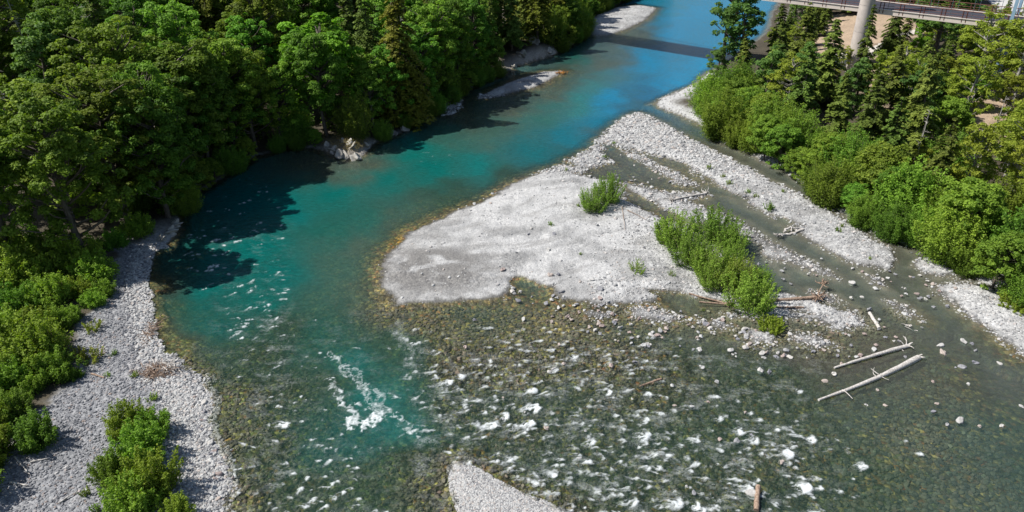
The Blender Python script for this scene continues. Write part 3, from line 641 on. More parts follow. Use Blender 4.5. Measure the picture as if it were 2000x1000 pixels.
# hand placed stones: photo px, py, width px, words
for px, py, wpx, lab in [
    (1662, 557, 18, 'long pale boulder alone in the dark middle channel behind the root wad'), (1696, 608, 14, 'rounded pale boulder at the upper end of the short straight log'),
    (1838, 700, 19, 'biggest pale boulder in the calm shallows right of the two long logs'), (1832, 688, 14, 'flat pale stone just above the biggest stone right of the logs'),
    (1878, 682, 16, 'pale pointed stone in the calm water upper right of the twin stones'), (1897, 678, 10, 'small pale stone of a close pair in the calm right shallows'),
    (1900, 699, 11, 'lone small stone below the close pair in the right shallows'), (1877, 727, 15, 'flat grey stone in the calm right shallows, larger of its row'), (1900, 722, 13, 'flat pale stone beside the larger grey one in the right shallows'),
    (1863, 728, 8, 'small dark stone left of the flat grey stones in the right shallows'), (1950, 716, 10, 'small pale stone standing alone near the right edge above the calm water'),
    (1888, 760, 11, 'small oval stone in calm water straight below the flat stones'), (1820, 754, 8, 'little pale stone right of the thick end of the long log'), (1873, 830, 18, 'bright pale boulder lowest in the right calm water'),
    (1847, 836, 11, 'pointed stone just left of the bright boulder in the right calm water'), (1910, 841, 9, 'small pointed stone right of the bright lowest boulder'), (1953, 842, 11, 'pointed pale stone nearest the right edge, low in the calm water'),
    (1820, 812, 10, 'grey rounded stone above the bright lowest boulder'), (1828, 797, 9, 'reddish small stone above the grey rounded one in the right water'), (1990, 806, 10, 'pale stone cut close by the right edge of the view'),
    (1678, 700, 17, 'grey pyramid stone just above the shorter bare log'), (1703, 697, 13, 'pale stone touching the top side of the shorter bare log'), (1765, 710, 9, 'small stone under the root end of the shorter log'),
    (1495, 693, 14, 'grey boulder left of a flat cluster in the stony shallows'), (1528, 702, 18, 'broad flat grey boulder in the stony shallows below the lime shrub'), (1490, 705, 12, 'square grey stone below the grey boulder in the stony shallows'),
    (1425, 690, 15, 'white stone among pebbles in the lower left of the stony shallows'), (1483, 732, 14, 'pale stone, left one of the joined pair by the riffle'), (1502, 733, 14, 'pale stone, right one of the joined pair by the riffle'),
    (1370, 724, 13, 'lone round pale stone above the riffle'), (1400, 752, 11, 'small pink stone in the riffle right of the lone round stone'), (1240, 710, 12, 'pale triangular stone above the thin broken branch in the riffle'), (1608, 755, 12, 'pale stone under the middle of the longest log'),
    (1625, 742, 15, 'flat sandy stone above the middle of the longest log'), (1455, 643, 16, 'pink flat boulder left of the lime shrub'), (1457, 656, 14, 'rosy round boulder below the pink flat one'), (1270, 660, 14, 'white stone below the outer pebble patches'),
    (1172, 565, 15, 'brown-pink boulder at the lower edge of the bar'), (1098, 571, 13, 'pale boulder standing in the notch below the bar'), (1078, 588, 12, 'cream stone below the notch of the bar'), (1023, 628, 13, 'pale stone in front of the bar notch'),
    (1078, 631, 11, 'dark grey stone in the brown shallows below the bar'), (982, 528, 15, 'mauve boulder lying on the open sand of the main bar'), (1075, 538, 14, 'grey boulder on the main bar between two flat ones'), (1090, 537, 13, 'flat brownish boulder touching the grey one on the main bar'),
    (1155, 548, 12, 'brown boulder near the lower edge of the main bar'), (1032, 458, 9, 'small dark stone high on the smooth part of the bar'), (1082, 457, 9, 'reddish flat stone right of the small dark stone on the bar'), (1072, 488, 11, 'brown grey stone in the middle of the bar'),
    (1038, 447, 9, 'grey stone beside the small dark one high on the bar'), (1380, 418, 10, 'grey stone at the water edge behind the big willow clump'), (1166, 441, 10, 'dark stone below the lone willow on the bar'), (908, 681, 13, 'white stone alone in the upper left riffle'),
    (928, 630, 11, 'speckled pale stone at the head of the brown riffle'), (1092, 676, 10, 'mauve stone in foam at the head of the riffle'), (1467, 972, 26, 'big round white boulder against the brown log at the bottom edge'),
    (1710, 772, 9, 'pale stone below the thick half of the longest log'), (1690, 800, 9, 'pale stone standing by the foot of the longest log'), (1726, 800, 9, 'white stone right of the one by the longest log'), (1812, 583, 12, 'pink boulder on the shore of the right gravel bar'),
    (418, 888, 13, 'grey cobble farthest out in the brown shallows by the left beach'), (440, 896, 9, 'grey dark cobble in the brown shallows off the left beach'), (457, 936, 10, 'pale cobble alone off the left beach low down'), (452, 883, 8, 'little pale cobble off the left beach')]:
    x, y, z = at(px, py)
    r = wpx/2/F*math.sqrt(x*x+y*y+HC*HC)*.92
    boulder(x, y, r, lab)
# scattered ones, by patch
PATCHES = [
  ('pale river stone in the dark shallows between the main bar and the riffle', 'stones in the shallows below the main bar', [(980, 560), (1120, 575), (1260, 600), (1420, 615), (1540, 660), (1560, 700), (1400, 700), (1250, 680), (1120, 640), (1000, 610)], 120, .13, .34),
  ('small pale stone scattered in the water around the two long bare logs', 'stones around the two long logs', [(1540, 650), (1700, 600), (1780, 620), (1800, 690), (1780, 760), (1650, 800), (1560, 760)], 34, .12, .26),
  ('pale stone in the middle channel between the long bar and the sand', 'stones in the middle channel', [(1440, 480), (1600, 490), (1740, 540), (1830, 600), (1800, 640), (1700, 600), (1560, 560), (1480, 540)], 34, .12, .28),
  ('pale cobble at the broken lower end of the long gravel bar', 'cobbles at the end of the long bar', [(1660, 500), (1760, 530), (1860, 545), (1880, 600), (1820, 600), (1740, 570), (1690, 545)], 30, .12, .28),
  ('pale cobble spilling off the left beach into the brown shallows', 'cobbles on the left beach edge', [(380, 730), (405, 760), (415, 850), (450, 900), (450, 980), (425, 1000), (395, 900), (370, 800)], 46, .13, .30),
  ('pale cobble in the wet runnels at the top of the main bar', 'cobbles at the top of the bars', [(1100, 320), (1180, 290), (1260, 320), (1340, 350), (1300, 372), (1200, 355), (1130, 345)], 30, .15, .32),
  ('dark or reddish rock breaking the surface in the riffle', 'rocks in the riffle', [(830, 680), (1200, 700), (1500, 780), (1600, 900), (1400, 980), (1200, 930), (900, 820)], 24, .12, .26),
]
for lab, grp, pl, cnt, r0, r1 in PATCHES:
    W = poly(pl); pxs = [p[0] for p in pl]; pys = [p[1] for p in pl]; k = 0; tries = 0
    while k < cnt and tries < 5000:
        tries += 1
        px, py = random.uniform(min(pxs), max(pxs)), random.uniform(min(pys), max(pys)); x, y = G(px, py)
        if not inpoly(W, x, y): continue
        z = hz(x, y)
        if z < -.45 or z > .5: continue
        boulder(x, y, random.uniform(r0, r1)*random.uniform(.8, 1.15), lab, grp, z=z); k += 1
# uncountable gravel and cobbles
def stuff_stones(name, label, XS, YS, RS, m, sink=.15, tones=None):
    n = len(XS); r = np.random.default_rng(5)
    zs = samp(ZG, XS, YS)
    sc = np.stack([RS*r.uniform(.8, 1.3, n), RS*r.uniform(.7, 1.0, n), RS*r.uniform(.4, .75, n)], 1)
    a = r.uniform(0, 6.28, n); V = ICO_V[None]*(1+r.uniform(-.22, .22, (n, 12, 1)))*sc[:, None]
    ca, sa = np.cos(a)[:, None], np.sin(a)[:, None]
    Vx = V[..., 0]*ca - V[..., 1]*sa; Vy = V[..., 0]*sa + V[..., 1]*ca
    tl = r.uniform(-.4, .4, n)[:, None]
    V = np.stack([Vx + XS[:, None], Vy + YS[:, None], V[..., 2] + Vx*tl*.5 + (zs + RS*sink)[:, None]], -1).reshape(-1, 3)
    Fc = (ICO_F[None] + (np.arange(n)*12)[:, None, None]).reshape(-1, 3)
    tn = np.repeat(r.uniform(0, 1, n), 12)
    o = obj(name, mesh_np(name, V, Fc, [m], {'tint': ('FLOAT', tn)}))
    return tag(o, label, 'gravel', kind='stuff')
def pebble_mat(name, stops):
    m, n, out = mat(name); b = N(n, 'ShaderNodeBsdfPrincipled', i_Roughness=.9)
    a = N(n, 'ShaderNodeAttribute', attribute_name='tint'); n.links.new(ramp(n, a.outputs['Fac'], stops), b.inputs['Base Color']); n.links.new(b.outputs[0], out.inputs[0]); return m
M['peb_pale'] = pebble_mat('pale_pebbles', [(0, (.17, .17, .18)), (.3, (.33, .33, .33)), (.8, (.48, .48, .475)), (.95, (.38, .33, .30)), (1, (.62, .61, .60))])
M['peb_grey'] = pebble_mat('grey_pebbles', [(0, (.10, .105, .12)), (.4, (.20, .205, .22)), (.85, (.32, .32, .335)), (.97, (.28, .22, .19)), (1, (.46, .455, .45))])
M['peb_bed'] = pebble_mat('bed_cobbles', [(0, (.06, .06, .05)), (.4, (.12, .115, .08)), (.7, (.19, .175, .12)), (.9, (.16, .12, .09)), (.95, (.14, .16, .10)), (1, (.28, .27, .19))])
def scatter(n, pxr, pyr, cond, dens=None):
    """random points spread evenly over the ground inside a patch"""
    c = np.array([G(a, b) for a in pxr for b in pyr]); x = rng.uniform(c[:, 0].min(), c[:, 0].max(), n); y = rng.uniform(c[:, 1].min(), c[:, 1].max(), n)
    k = np.abs(x/y) < 1.15; x, y = x[k], y[k]
    z = samp(ZG, x, y); k = cond(x, y, z); return x[k], y[k]
SDL = sdL.reshape(NR, NC); SDR = sdR.reshape(NR, NC); BD = bard.reshape(NR, NC); FLG = fl.reshape(NR, NC); CO = coarse.reshape(NR, NC)
x, y = scatter(60000, (-100, 480), (480, 1050), lambda x, y, z: (samp(SDL, x, y) > -.3) & (samp(FLG, x, y) < .4) & (z > -.1) & (rng.random(len(x)) < .9))
stuff_stones('shingle', 'grey shingle covering the left beach', x, y, rng.uniform(.04, .12, len(x))*(.8+.5*rng.random(len(x))), M['peb_grey'])
x, y = scatter(70000, (-100, 480), (680, 1050), lambda x, y, z: (samp(SDL, x, y) > -1.0) & (samp(SDL, x, y) < 2.9+rng.normal(0, .5, len(x))) & (z > -.3) & (P(x, y, 0)[1] > 745+rng.normal(0, 12, len(x))))
stuff_stones('cobbles', 'pale cobbles banked along the water edge of the left beach', x, y, rng.uniform(.06, .17, len(x)), M['peb_pale'], .25)
x, y = scatter(16000, (200, 350), (480, 720), lambda x, y, z: (samp(SDL, x, y) > -.5) & (samp(SDL, x, y) < 1.4+rng.normal(0, .3, len(x))) & (z > -.2))
stuff_stones('beach_edge_cobbles', 'pale cobble edge of the upper left beach', x, y, rng.uniform(.09, .2, len(x)), M['peb_pale'], .25)
def barcond(x, y, z):
    b = samp(BD, x, y); px, py = P(x, y, 0)
    coarseness = fbm(x*.35, y*.35, 77, 3)
    p = np.where(py < 345, .8, .07) + ss(1180, 1300, px)*.25 + ss(.5, .65, coarseness)*.25 + ss(520, 570, py)*ss(960, 1060, px)*.4
    p = p + (z < .10)*.2*ss(1050, 1200, px)
    return (b > -.9) & (z > -.10) & (rng.random(len(x)) < p) & ~((px < 1150) & (py > 340) & (rng.random(len(x)) < .75))
x, y = scatter(150000, (735, 2150), (185, 760), barcond)
stuff_stones('bar_gravel', 'pale cobbles and gravel strewn over the midstream bars', x, y, rng.uniform(.06, .15, len(x))**1.0*np.where(rng.random(len(x)) < .12, 1.9, 1)*np.clip(y/85, .8, 1.35), M['peb_pale'])
x, y = scatter(26000, (1250, 2100), (160, 640), lambda x, y, z: (samp(SDR, x, y) > -1.2) & (samp(SDR, x, y) < 2.4) & (z > -.2) & (P(x, y, 0)[1] > 145) & (rng.random(len(x)) < .6))
stuff_stones('bank_cobbles', 'pale cobbles along the foot of the right bank', x, y, rng.uniform(.08, .2, len(x)), M['peb_pale'])
FP = BARS[7][1]
x, y = scatter(26000, (870, 1180), (900, 1080), lambda x, y, z: sdf(FP, x, y) > -.25)
stuff_stones('islet_gravel', 'pale gravel of the small islet at the bottom edge', x, y, rng.uniform(.035, .10, len(x)), M['peb_pale'])
x, y = scatter(30000, (930, 1300), (8, 200), lambda x, y, z: (samp(BD, x, y) > -.3) & (z > -.02) & (rng.random(len(x)) < .35))
stuff_stones('far_bar_gravel', 'pale gravel on the two upstream bars', x, y, rng.uniform(.06, .14, len(x)), M['peb_pale'])
x, y = scatter(26000, (420, 1750), (600, 1060), lambda x, y, z: (z < -.06) & (z > -.75) & (rng.random(len(x)) < .8))
stuff_stones('bed_cobbles', 'olive and brown cobbles on the river bed', x, y, rng.uniform(.09, .24, len(x)), M['peb_bed'], .1)

# line of the footbridge
ZD = 14.2; W_D = 7.0
P1 = np.array(G(1563, 1, ZD)); P2 = np.array(G(2000, 51, ZD)); D2 = (P2-P1)/np.linalg.norm(P2-P1); N2 = np.array([-D2[1], D2[0]])   # N2 points away from the drone
# ------------------------------------------------------------------ vegetation builders
def unit(v): return v/(np.linalg.norm(v, axis=-1, keepdims=True)+1e-9)
def leaves(c, nrm, size, tint, r, aspect=.62):
    """one small leaf-like rhomb per centre"""
    n = len(c); rd = unit(r.normal(size=(n, 3))); t = unit(np.cross(nrm, rd)); b = np.cross(nrm, t)
    s = size[:, None]
    V = np.stack([c+t*s, c+b*s*aspect+nrm*s*.12, c-t*s, c-b*s*aspect+nrm*s*.12], 1).reshape(-1, 3)
    return V, np.arange(4*n).reshape(n, 4), np.repeat(tint, 4)
def lmesh(name, parts, m):
    V = np.vstack([p[0] for p in parts]); off = 0; Fs = []
    for p in parts: Fs.append(p[1]+off); off += len(p[0])
    return mesh_np(name, V, np.vstack(Fs), [m], {'tint': ('FLOAT', np.concatenate([p[2] for p in parts]))})
def bend(r, a, b, k=.08, n=5):
    a, b = np.array(a, float), np.array(b, float); t = np.linspace(0, 1, n)[:, None]
    L = np.linalg.norm(b-a); mid = r.normal(0, k*L, 3)
    return a+(b-a)*t + mid*np.sin(t*math.pi)
def make_plant(name, crown_name, stem_name, crown_me, stem_me):
    e = bpy.data.objects.new(name, None); C.objects.link(e)
    c = obj(crown_name, crown_me, e)
    if stem_me: obj(stem_name, stem_me, e)
    return e
def broadleaf(seed, H, R, base, ncl, nlf, ls, cr, m, bark='bark', name='broadleaf_tree', flat=1.0, gap=.0, skew=.5, lobe=.3):
    r = np.random.default_rng(seed); mb = MB()
    zc = H*(base+1)/2; hh = H*(1-base)/2
    lob = r.normal(size=(5, 3)); lob = unit(lob)
    top = np.array([r.normal(0, R*.08), r.normal(0, R*.08), H*.86])
    mb.tube(bend(r, (0, 0, -.6), top, .03, 8), np.linspace(.022*H, .006*H, 8), 7)
    parts = []
    for k in range(ncl):
        d = unit(r.normal(size=3)+np.array([0, 0, skew])); 
        rr = (r.uniform(.25, 1)**.45)*(1+lobe*max(lob@d)-lobe*.6)*r.uniform(.85, 1.08)
        if r.random() < gap: continue
        c = np.array([d[0]*R*rr, d[1]*R*rr, zc+d[2]*hh*rr*flat])
        if k % 3 == 0:
            st = np.array([top[0]*.5, top[1]*.5, min(max(c[2]-np.hypot(c[0], c[1])*.7, H*.15), H*.8)])
            mb.tube(bend(r, st, c, .06, 4), np.linspace(.008*H, .0025*H, 4), 4, False)
        q = cr*r.uniform(.65, 1.3); n = int(nlf*r.uniform(.7, 1.3)*(q/cr)**2)
        e = unit(r.normal(size=(n, 3))+np.array([0, 0, .55])+d*.5)
        p = c + e*np.array([1, 1, .62])*(q*r.uniform(.45, 1.05, (n, 1)))
        nr = unit(e*.7+np.array([0, 0, .55])+r.normal(0, .38, (n, 3)))
        ti = np.clip(r.normal(.5, .2, n)+r.normal(0, .13), 0, 1)
        parts.append(leaves(p, nr, ls*r.uniform(.7, 1.35, n), ti, r))
    return make_plant(name, 'crown', 'trunk', lmesh('crown', parts, m), mb.mesh('trunk', [M[bark]], True))
def conifer(seed, H, R, m, base=.12, nw=34, ls=.26, droop=.35, name='fir_tree', dens=1.0, bark='bark', spread=1.0):
    r = np.random.default_rng(seed); mb = MB(); parts = []
    mb.tube(bend(r, (0, 0, -.6), (r.normal(0, .15), r.normal(0, .15), H), .008, 8), np.linspace(.017*H, .01, 8), 7)
    for w_ in range(nw):
        f = (w_+r.uniform(0, .8))/nw; z = H*(base+(1-base)*f)
        nb = r.integers(4, 7)
        for _ in range(nb):
            L = R*(1-f)**.75*r.uniform(.55, 1.12)+.18; an = r.uniform(0, 6.283)
            if r.random() < .08: continue
            hd = np.array([math.cos(an), math.sin(an), 0]); sd_ = np.array([-hd[1], hd[0], 0])
            n = max(10, int(26*L*dens)); s = r.uniform(.12, 1, n)**.8
            dz = (.20 if f > .6 else .05)*L*s - droop*L*s*s
            lat = r.normal(0, .20, n)*L*(1.1-s*.75)*spread
            p = np.array([0, 0, z])+hd*(s*L)[:, None]+sd_*lat[:, None]; p[:, 2] += dz-np.abs(lat)*.3*droop-r.uniform(0, .12, n)
            nr = unit(np.array([0, 0, 1.])+hd*.35+r.normal(0, .33, (n, 3)))
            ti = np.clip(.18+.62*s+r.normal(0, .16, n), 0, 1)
            parts.append(leaves(p, nr, ls*r.uniform(.6, 1.2, n), ti, r, .42))
            if _ < 2: mb.tube([(0, 0, z), hd*L*.5+np.array([0, 0, z+(.05)*L]), hd*L*.85+np.array([0, 0, z-droop*L*.6])], [.03, .02, .008], 3, False)
    return make_plant(name, 'crown', 'trunk', lmesh('crown', parts, m), mb.mesh('trunk', [M[bark]], True))
def shrub(seed, H, R, m, nst, nlf, ls, name='willow_shrub', wand=.5, low=.06, bark='brown_drift', fn='foliage'):
    """many upright stems clothed in small leaves"""
    r = np.random.default_rng(seed); mb = MB(); parts = []
    for k in range(nst):
        an = r.uniform(0, 6.283); q = r.uniform(0, 1)**.6
        foot = np.array([math.cos(an), math.sin(an), 0])*R*q*.6; hgt = H*(1-.45*q*q)*r.uniform(.65, 1.08)
        tip = foot*1.0+np.array([math.cos(an), math.sin(an), 0])*R*q*.42+np.array([r.normal(0, .08*H), r.normal(0, .08*H), hgt])
        pts = bend(r, foot, tip, .05, 6); mb.tube(pts, np.linspace(.02, .006, 6), 3, False)
        n = int(nlf*r.uniform(.7, 1.3)); s = r.uniform(low, 1.03, n)
        c = np.stack([np.interp(s, np.linspace(0, 1, 6), pts[:, a]) for a in range(3)], 1)
        off = r.normal(size=(n, 3))*np.array([1, 1, .7])*(wand*.22*H*(1.12-s*.8))[:, None]*.55
        nr = unit(off*1.5/(.1*H)*.4+np.array([0, 0, .55])+r.normal(0, .45, (n, 3)))
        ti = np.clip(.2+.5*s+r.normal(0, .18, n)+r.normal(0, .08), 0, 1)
        parts.append(leaves(c+off, nr, ls*r.uniform(.7, 1.3, n), ti, r, .5))
    return make_plant(name, fn, 'stems', lmesh('foliage', parts, m), mb.mesh('stems', [M[bark]]))
PLANTS = {}
PLANTS['maple'] = [broadleaf(100+k, 16, 4.5, .14, 220, 110, .155, .72, M['maple'], name='maple_tree', lobe=.75) for k in range(6)]
PLANTS['bright'] = [broadleaf(130+k, 14, 4.6, .15, 105, 120, .21, .95, M['bright_maple'], name='maple_tree') for k in range(2)]
PLANTS['alder'] = [broadleaf(150+k, 8, 3.2, .02, 190, 95, .125, .62, M['alder'], name='alder_tree', skew=.7) for k in range(2)]
PLANTS['alder'] = PLANTS['alder'] + [shrub(400+k, 8, 3.5, M['alder'], 150, 150, .125, name='alder_tree', wand=.42, low=.03, bark='bark', fn='crown') for k in range(4)]
PLANTS['lime'] = [broadleaf(170+k, 12, 2.9, .10, 130, 70, .14, .62, M['lime'], 'pale_bark', name='birch_tree', gap=.18, lobe=.6) for k in range(3)]
PLANTS['cotton'] = [broadleaf(190+k, 16, 2.7, .22, 80, 95, .18, .75, M['cotton'], name='cottonwood_tree', gap=.12) for k in range(3)]
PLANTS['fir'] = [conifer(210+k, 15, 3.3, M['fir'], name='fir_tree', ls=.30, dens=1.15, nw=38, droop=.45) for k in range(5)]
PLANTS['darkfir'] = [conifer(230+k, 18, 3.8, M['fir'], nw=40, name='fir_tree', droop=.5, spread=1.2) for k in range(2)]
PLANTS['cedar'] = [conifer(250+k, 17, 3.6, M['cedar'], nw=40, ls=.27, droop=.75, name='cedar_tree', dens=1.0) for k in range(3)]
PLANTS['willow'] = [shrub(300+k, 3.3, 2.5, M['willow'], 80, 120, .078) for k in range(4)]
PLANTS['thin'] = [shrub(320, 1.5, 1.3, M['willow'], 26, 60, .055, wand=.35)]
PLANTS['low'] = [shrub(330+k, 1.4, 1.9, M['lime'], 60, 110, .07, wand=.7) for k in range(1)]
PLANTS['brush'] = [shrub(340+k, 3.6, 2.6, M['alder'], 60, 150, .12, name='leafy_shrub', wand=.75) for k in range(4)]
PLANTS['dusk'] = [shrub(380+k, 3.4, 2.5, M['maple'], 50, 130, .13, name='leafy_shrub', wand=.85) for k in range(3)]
PLANTS['weed'] = [shrub(360+k, .6, .45, M['willow'], 14, 28, .05, name='weed_clump', wand=.6, fn='leaves') for k in range(3)]
PLANTS['dryweed'] = [shrub(370+k, .8, .7, M['lime'], 20, 30, .05, name='weed_clump', wand=.6, fn='leaves') for k in range(1)]
protos_all = [o for v in PLANTS.values() for o in v]
def plant(kind, x, y, h=1.0, wide=1.0, label='', cat='tree', group=None, rot=None, k=None, z=None):
    pr = PLANTS[kind]; src = pr[k % len(pr)] if k is not None else random.choice(pr)
    z = hz(x, y) if z is None else z
    return dup(src, (x, y, z-.05), (random.uniform(-.04, .04), random.uniform(-.04, .04), random.uniform(0, 6.28) if rot is None else rot), (h*wide, h*wide, h), label, cat, group)
TAKEN = []
def far_enough(x, y, d): return all((x-a)**2+(y-b)**2 > (d+e)**2*.25 for a, b, e in TAKEN)

# ---- single trees the eye picks out (photo px of foot)
HERO = [
 ('bright', 640, 252, 1.15, 1.15, 'bright lime green maple over the river, left of the weeping cedar'), ('bright', 605, 225, .95, 1.0, 'second bright green maple just behind the brightest one'),
 ('cedar', 790, 238, 1.3, 1.1, 'tall weeping yellow green cedar leaning over the first small gravel spit'), ('darkfir', 730, 215, 1.1, .9, 'tall fir with drooping dark branches behind the weeping cedar'),
 ('maple', 385, 352, 1.12, 1.15, 'large dark maple whose shadow darkens the river bend'), ('maple', 470, 300, 1.0, 1.1, 'dark maple right of the largest one at the river bend'), ('maple', 550, 283, .8, 1.0, 'low dark maple in shade left of the rocky point'),
 ('maple', 330, 425, .95, 1.0, 'maple standing at the top end of the left beach'), ('maple', 250, 430, 1.05, 1.15, 'broad sunlit maple behind the top end of the left beach'), ('maple', 150, 420, 1.1, 1.15, 'broad maple left of the beach head, near the left edge'),
 ('alder', 692, 268, .85, .95, 'olive green round shrub above the rocky point'), ('darkfir', 955, 140, .75, 1.0, 'dark shaded fir between the two small gravel bars'),
 ('cedar', 1050, 84, .95, 1.3, 'wide yellow green cedar above the shaded rock bluff'), ('cedar', 1085, 72, .85, 1.2, 'yellow green cedar tip hanging over the water by the upper bar'), ('fir', 1000, 100, .9, 1.1, 'green fir left of the wide cedar'),
 ('maple', 1120, 42, .7, 1.0, 'shaded broadleaf tree behind the upper gravel bar'), ('bright', 1160, 8, .55, 1.0, 'small bright tree at the far end of the left bank'), ('maple', 890, 165, .7, 1.0, 'dark tree over the dim inlet left of the thin gravel bar'), ('maple', 845, 200, .8, .9, 'dark tree at the water above the tiny shaded bar'),
 ('cotton', 1412, 158, 1.30, 1.0, 'tall airy cottonwood at the tip of the right bank, its top against the river'), ('cotton', 1428, 165, 1.0, 1.1, 'shorter cottonwood leaning against the tallest one'), ('cotton', 1395, 178, .5, 1.3, 'low green cottonwood on the point of the right bank'),
 ('fir', 1545, 190, 1.0, 1.1, 'olive fir behind the cottonwoods'), ('fir', 1510, 160, .9, 1.1, 'dark fir nearest the river on the right bank'), ('fir', 1672, 196, .98, .75, 'slim pointed fir in front of the bridge pylon'), ('cotton', 1825, 120, .95, 1.7, 'rounded blue green broadleaf tree covering the footbridge rail'),
 ('fir', 1730, 120, .85, .9, 'dark fir right of the bridge pylon'), ('lime', 1905, 190, 1.1, 1.2, 'pale yellow green birch rising past the footbridge near the right edge'), ('lime', 1965, 220, 1.15, 1.2, 'yellow green birch at the right edge'), ('lime', 1880, 260, .9, 1.1, 'yellow green birch in front of the taller birch'),
 ('cotton', 1560, 70, .7, 1.2, 'blue green tree under the thin end of the footbridge'), ('fir', 1600, 205, .9, 1.2, 'broad olive fir in the middle of the right grove'), ('fir', 1775, 330, 1.0, 1.0, 'fir with a bare lower trunk behind the alder thicket'), ('fir', 1550, 275, .95, 1.05, 'fir with a dark bare trunk just behind the alders'),
 ('lime', 1790, 365, .45, 1.0, 'small lime green sapling among the alders below the bare trunk'), ('lime', 1700, 240, .5, 1.1, 'small lime green sapling beside the dirt track'), ('lime', 1385, 195, .35, 1.5, 'yellow green bush on the gravel point of the right bank'), ('lime', 1415, 215, .4, 1.3, 'yellow green bush at the start of the alder thicket')]
for kind, px, py, h, wd, lab in HERO:
    x, y, z = at(px, py); plant(kind, x, y, h, wd, lab, 'shrub' if kind == 'brush' else 'tree', z=z)
    TAKEN.append((x, y, 5.5*h*wd if kind not in ('brush',) else 3))
# ---- left forest, row after row back from the water
ORD = ['', 'second', 'third', 'fourth', 'fifth', 'sixth', 'seventh', 'eighth', 'ninth', 'tenth']
def kname(k): return {'maple': 'dark green maple', 'bright': 'bright green maple', 'darkfir': 'drooping dark fir', 'fir': 'pointed fir', 'cedar': 'yellow green cedar', 'alder': 'round leafy alder', 'lime': 'pale yellow green birch', 'cotton': 'blue green cottonwood'}[k]
FL = FOREST_L
cand = []
for gy in np.arange(42, 262, 6.6):
    for gx in np.arange(-190, 60, 6.6):
        x = gx+random.uniform(-2.4, 2.4)+(3.3 if int(gy/6.6) % 2 else 0); y = gy+random.uniform(-2.4, 2.4)
        if abs(x/y) > .80: continue
        d = float(samp(SDL, np.array(x), np.array(y)))
        if d < 1.8 or d > 100: continue
        z = hz(x, y); px, py = P(x, y, z); tx, ty = P(x, y, z+15)
        if px < -160 or ty > 1000 or py < -60: continue
        if not inpoly(FL, x, y): continue
        if py > 540 and px < 260: continue
        cand.append((x, y, z, px, py, d))
rowcount = {}
cand.sort(key=lambda c: c[1])
for x, y, z, px, py, d in cand:
    if not far_enough(x, y, 5.2): continue
    TAKEN.append((x, y, 5.2))
    if d < 3.2 and y > 95: k = random.choice(['alder', 'maple', 'alder'])
    elif py < 330 and px > 690: k = random.choice(['cedar', 'cedar', 'fir', 'darkfir', 'darkfir', 'maple'])
    elif px > 560 and py < 200: k = random.choice(['maple', 'bright', 'fir', 'maple', 'cedar'])
    else: k = random.choice(['maple']*8+['alder', 'bright', 'cotton', 'darkfir', 'cedar', 'fir', 'fir'])
    band = min(int(d/8), 9); n_ = rowcount.get((band, k), 0)+1; rowcount[(band, k)] = n_
    row = ['first', 'second', 'third', 'fourth', 'fifth', 'sixth', 'seventh', 'eighth', 'ninth', 'deepest'][band]
    lab = f'{kname(k)} in the {row} row of the left forest, number {n_} going upstream'
    h = random.uniform(.72, 1.2)*(.6 if d < 3.2 else 1); plant(k, x, y, h, random.uniform(.95, 1.15), lab, 'tree', f'{kname(k).split()[-1]}s in the left forest', z=z)
NLEFT = len(TAKEN)
SH = [G(a, b) for a, b in [(352, 425), (375, 385), (430, 350), (500, 306), (560, 291), (610, 288), (636, 290)]], [G(a, b) for a, b in [(725, 282), (765, 266), (803, 245), (830, 233), (870, 212), (905, 181), (940, 162), (985, 145)]], [G(a, b) for a, b in [(1090, 104), (1120, 86), (1142, 66), (1140, 40), (1180, 20), (1215, 5), (1255, -12), (1290, -32), (1310, -50)]]
ns = 0
for W in SH:
    for (ax, ay), (bx, by) in zip(W[:-1], W[1:]):
        L = math.hypot(bx-ax, by-ay); nn = max(1, int(L/2.9)); nx, ny = -(by-ay)/L, (bx-ax)/L
        for q in range(nn):
            for off, hh in ((-.1, .5), (2.6, .85), (5.4, .6)):
                t = (q+random.uniform(.2, .8))/nn; x, y = ax+(bx-ax)*t+nx*off, ay+(by-ay)*t+ny*off; ns += 1
                big = 2 < off < 4
                plant('maple' if big and random.random() < .5 and y < 140 else 'alder', x, y, hh*random.uniform(.85, 1.15)*(.75 if (y > 100 and x < 0 and not big) else 1), 1.15 if not big else 1.0, f'leafy tree overhanging the left waterline, number {ns} from the beach upstream', 'tree', 'trees overhanging the left waterline')
# ---- brush where the left forest meets the beach
BR = [(20, 560, 1.2), (70, 560, 1.1), (-20, 570, 1.2), (30, 500, 1.3), (85, 705, 1.0), (110, 735, .8), (112, 640, 1.0), (50, 690, 1.1), (190, 545, 1.0), (150, 520, 1.1), (110, 510, 1.1), (205, 575, .6), (60, 520, 1.2), (10, 520, 1.2), (155, 575, .9), (110, 590, 1.0), (60, 600, 1.1), (10, 610, 1.1), (70, 655, 1.0), (30, 670, 1.0), (40, 720, .9),
      (-10, 680, 1.1), (145, 738, .45), (60, 765, .8), (10, 760, .9), (30, 810, .7), (-10, 830, .9), (75, 862, .85), (-20, 900, .8), (225, 480, .8), (275, 455, .7), (185, 595, .55), (140, 625, .7), (-30, 760, 1.0), (-60, 850, 1.2), (-80, 960, 1.2)]
words = ['spreading', 'bushy', 'dense', 'low', 'leafy', 'ragged', 'rounded', 'loose']
for q, (px, py, h) in enumerate(sorted(BR, key=lambda b: b[1])):
    x, y, z = at(px, py)
    lab = {(75, 862): 'separate round shrub standing on the left beach near the left edge', (205, 575): 'yellow green shrub nearest the beach gravel, upper left', (145, 738): 'low shrub spilling onto the beach by the twig pile side'}.get((px, py), f'{words[q % 8]} shrub between left forest and beach, number {q+1} from the top')
    plant('dusk' if q % 5 in (1, 2, 4) else 'brush', x, y, h*random.uniform(.6, 1.1), 1.0, lab, 'shrub', 'shrubs between the left forest and the beach', z=z)
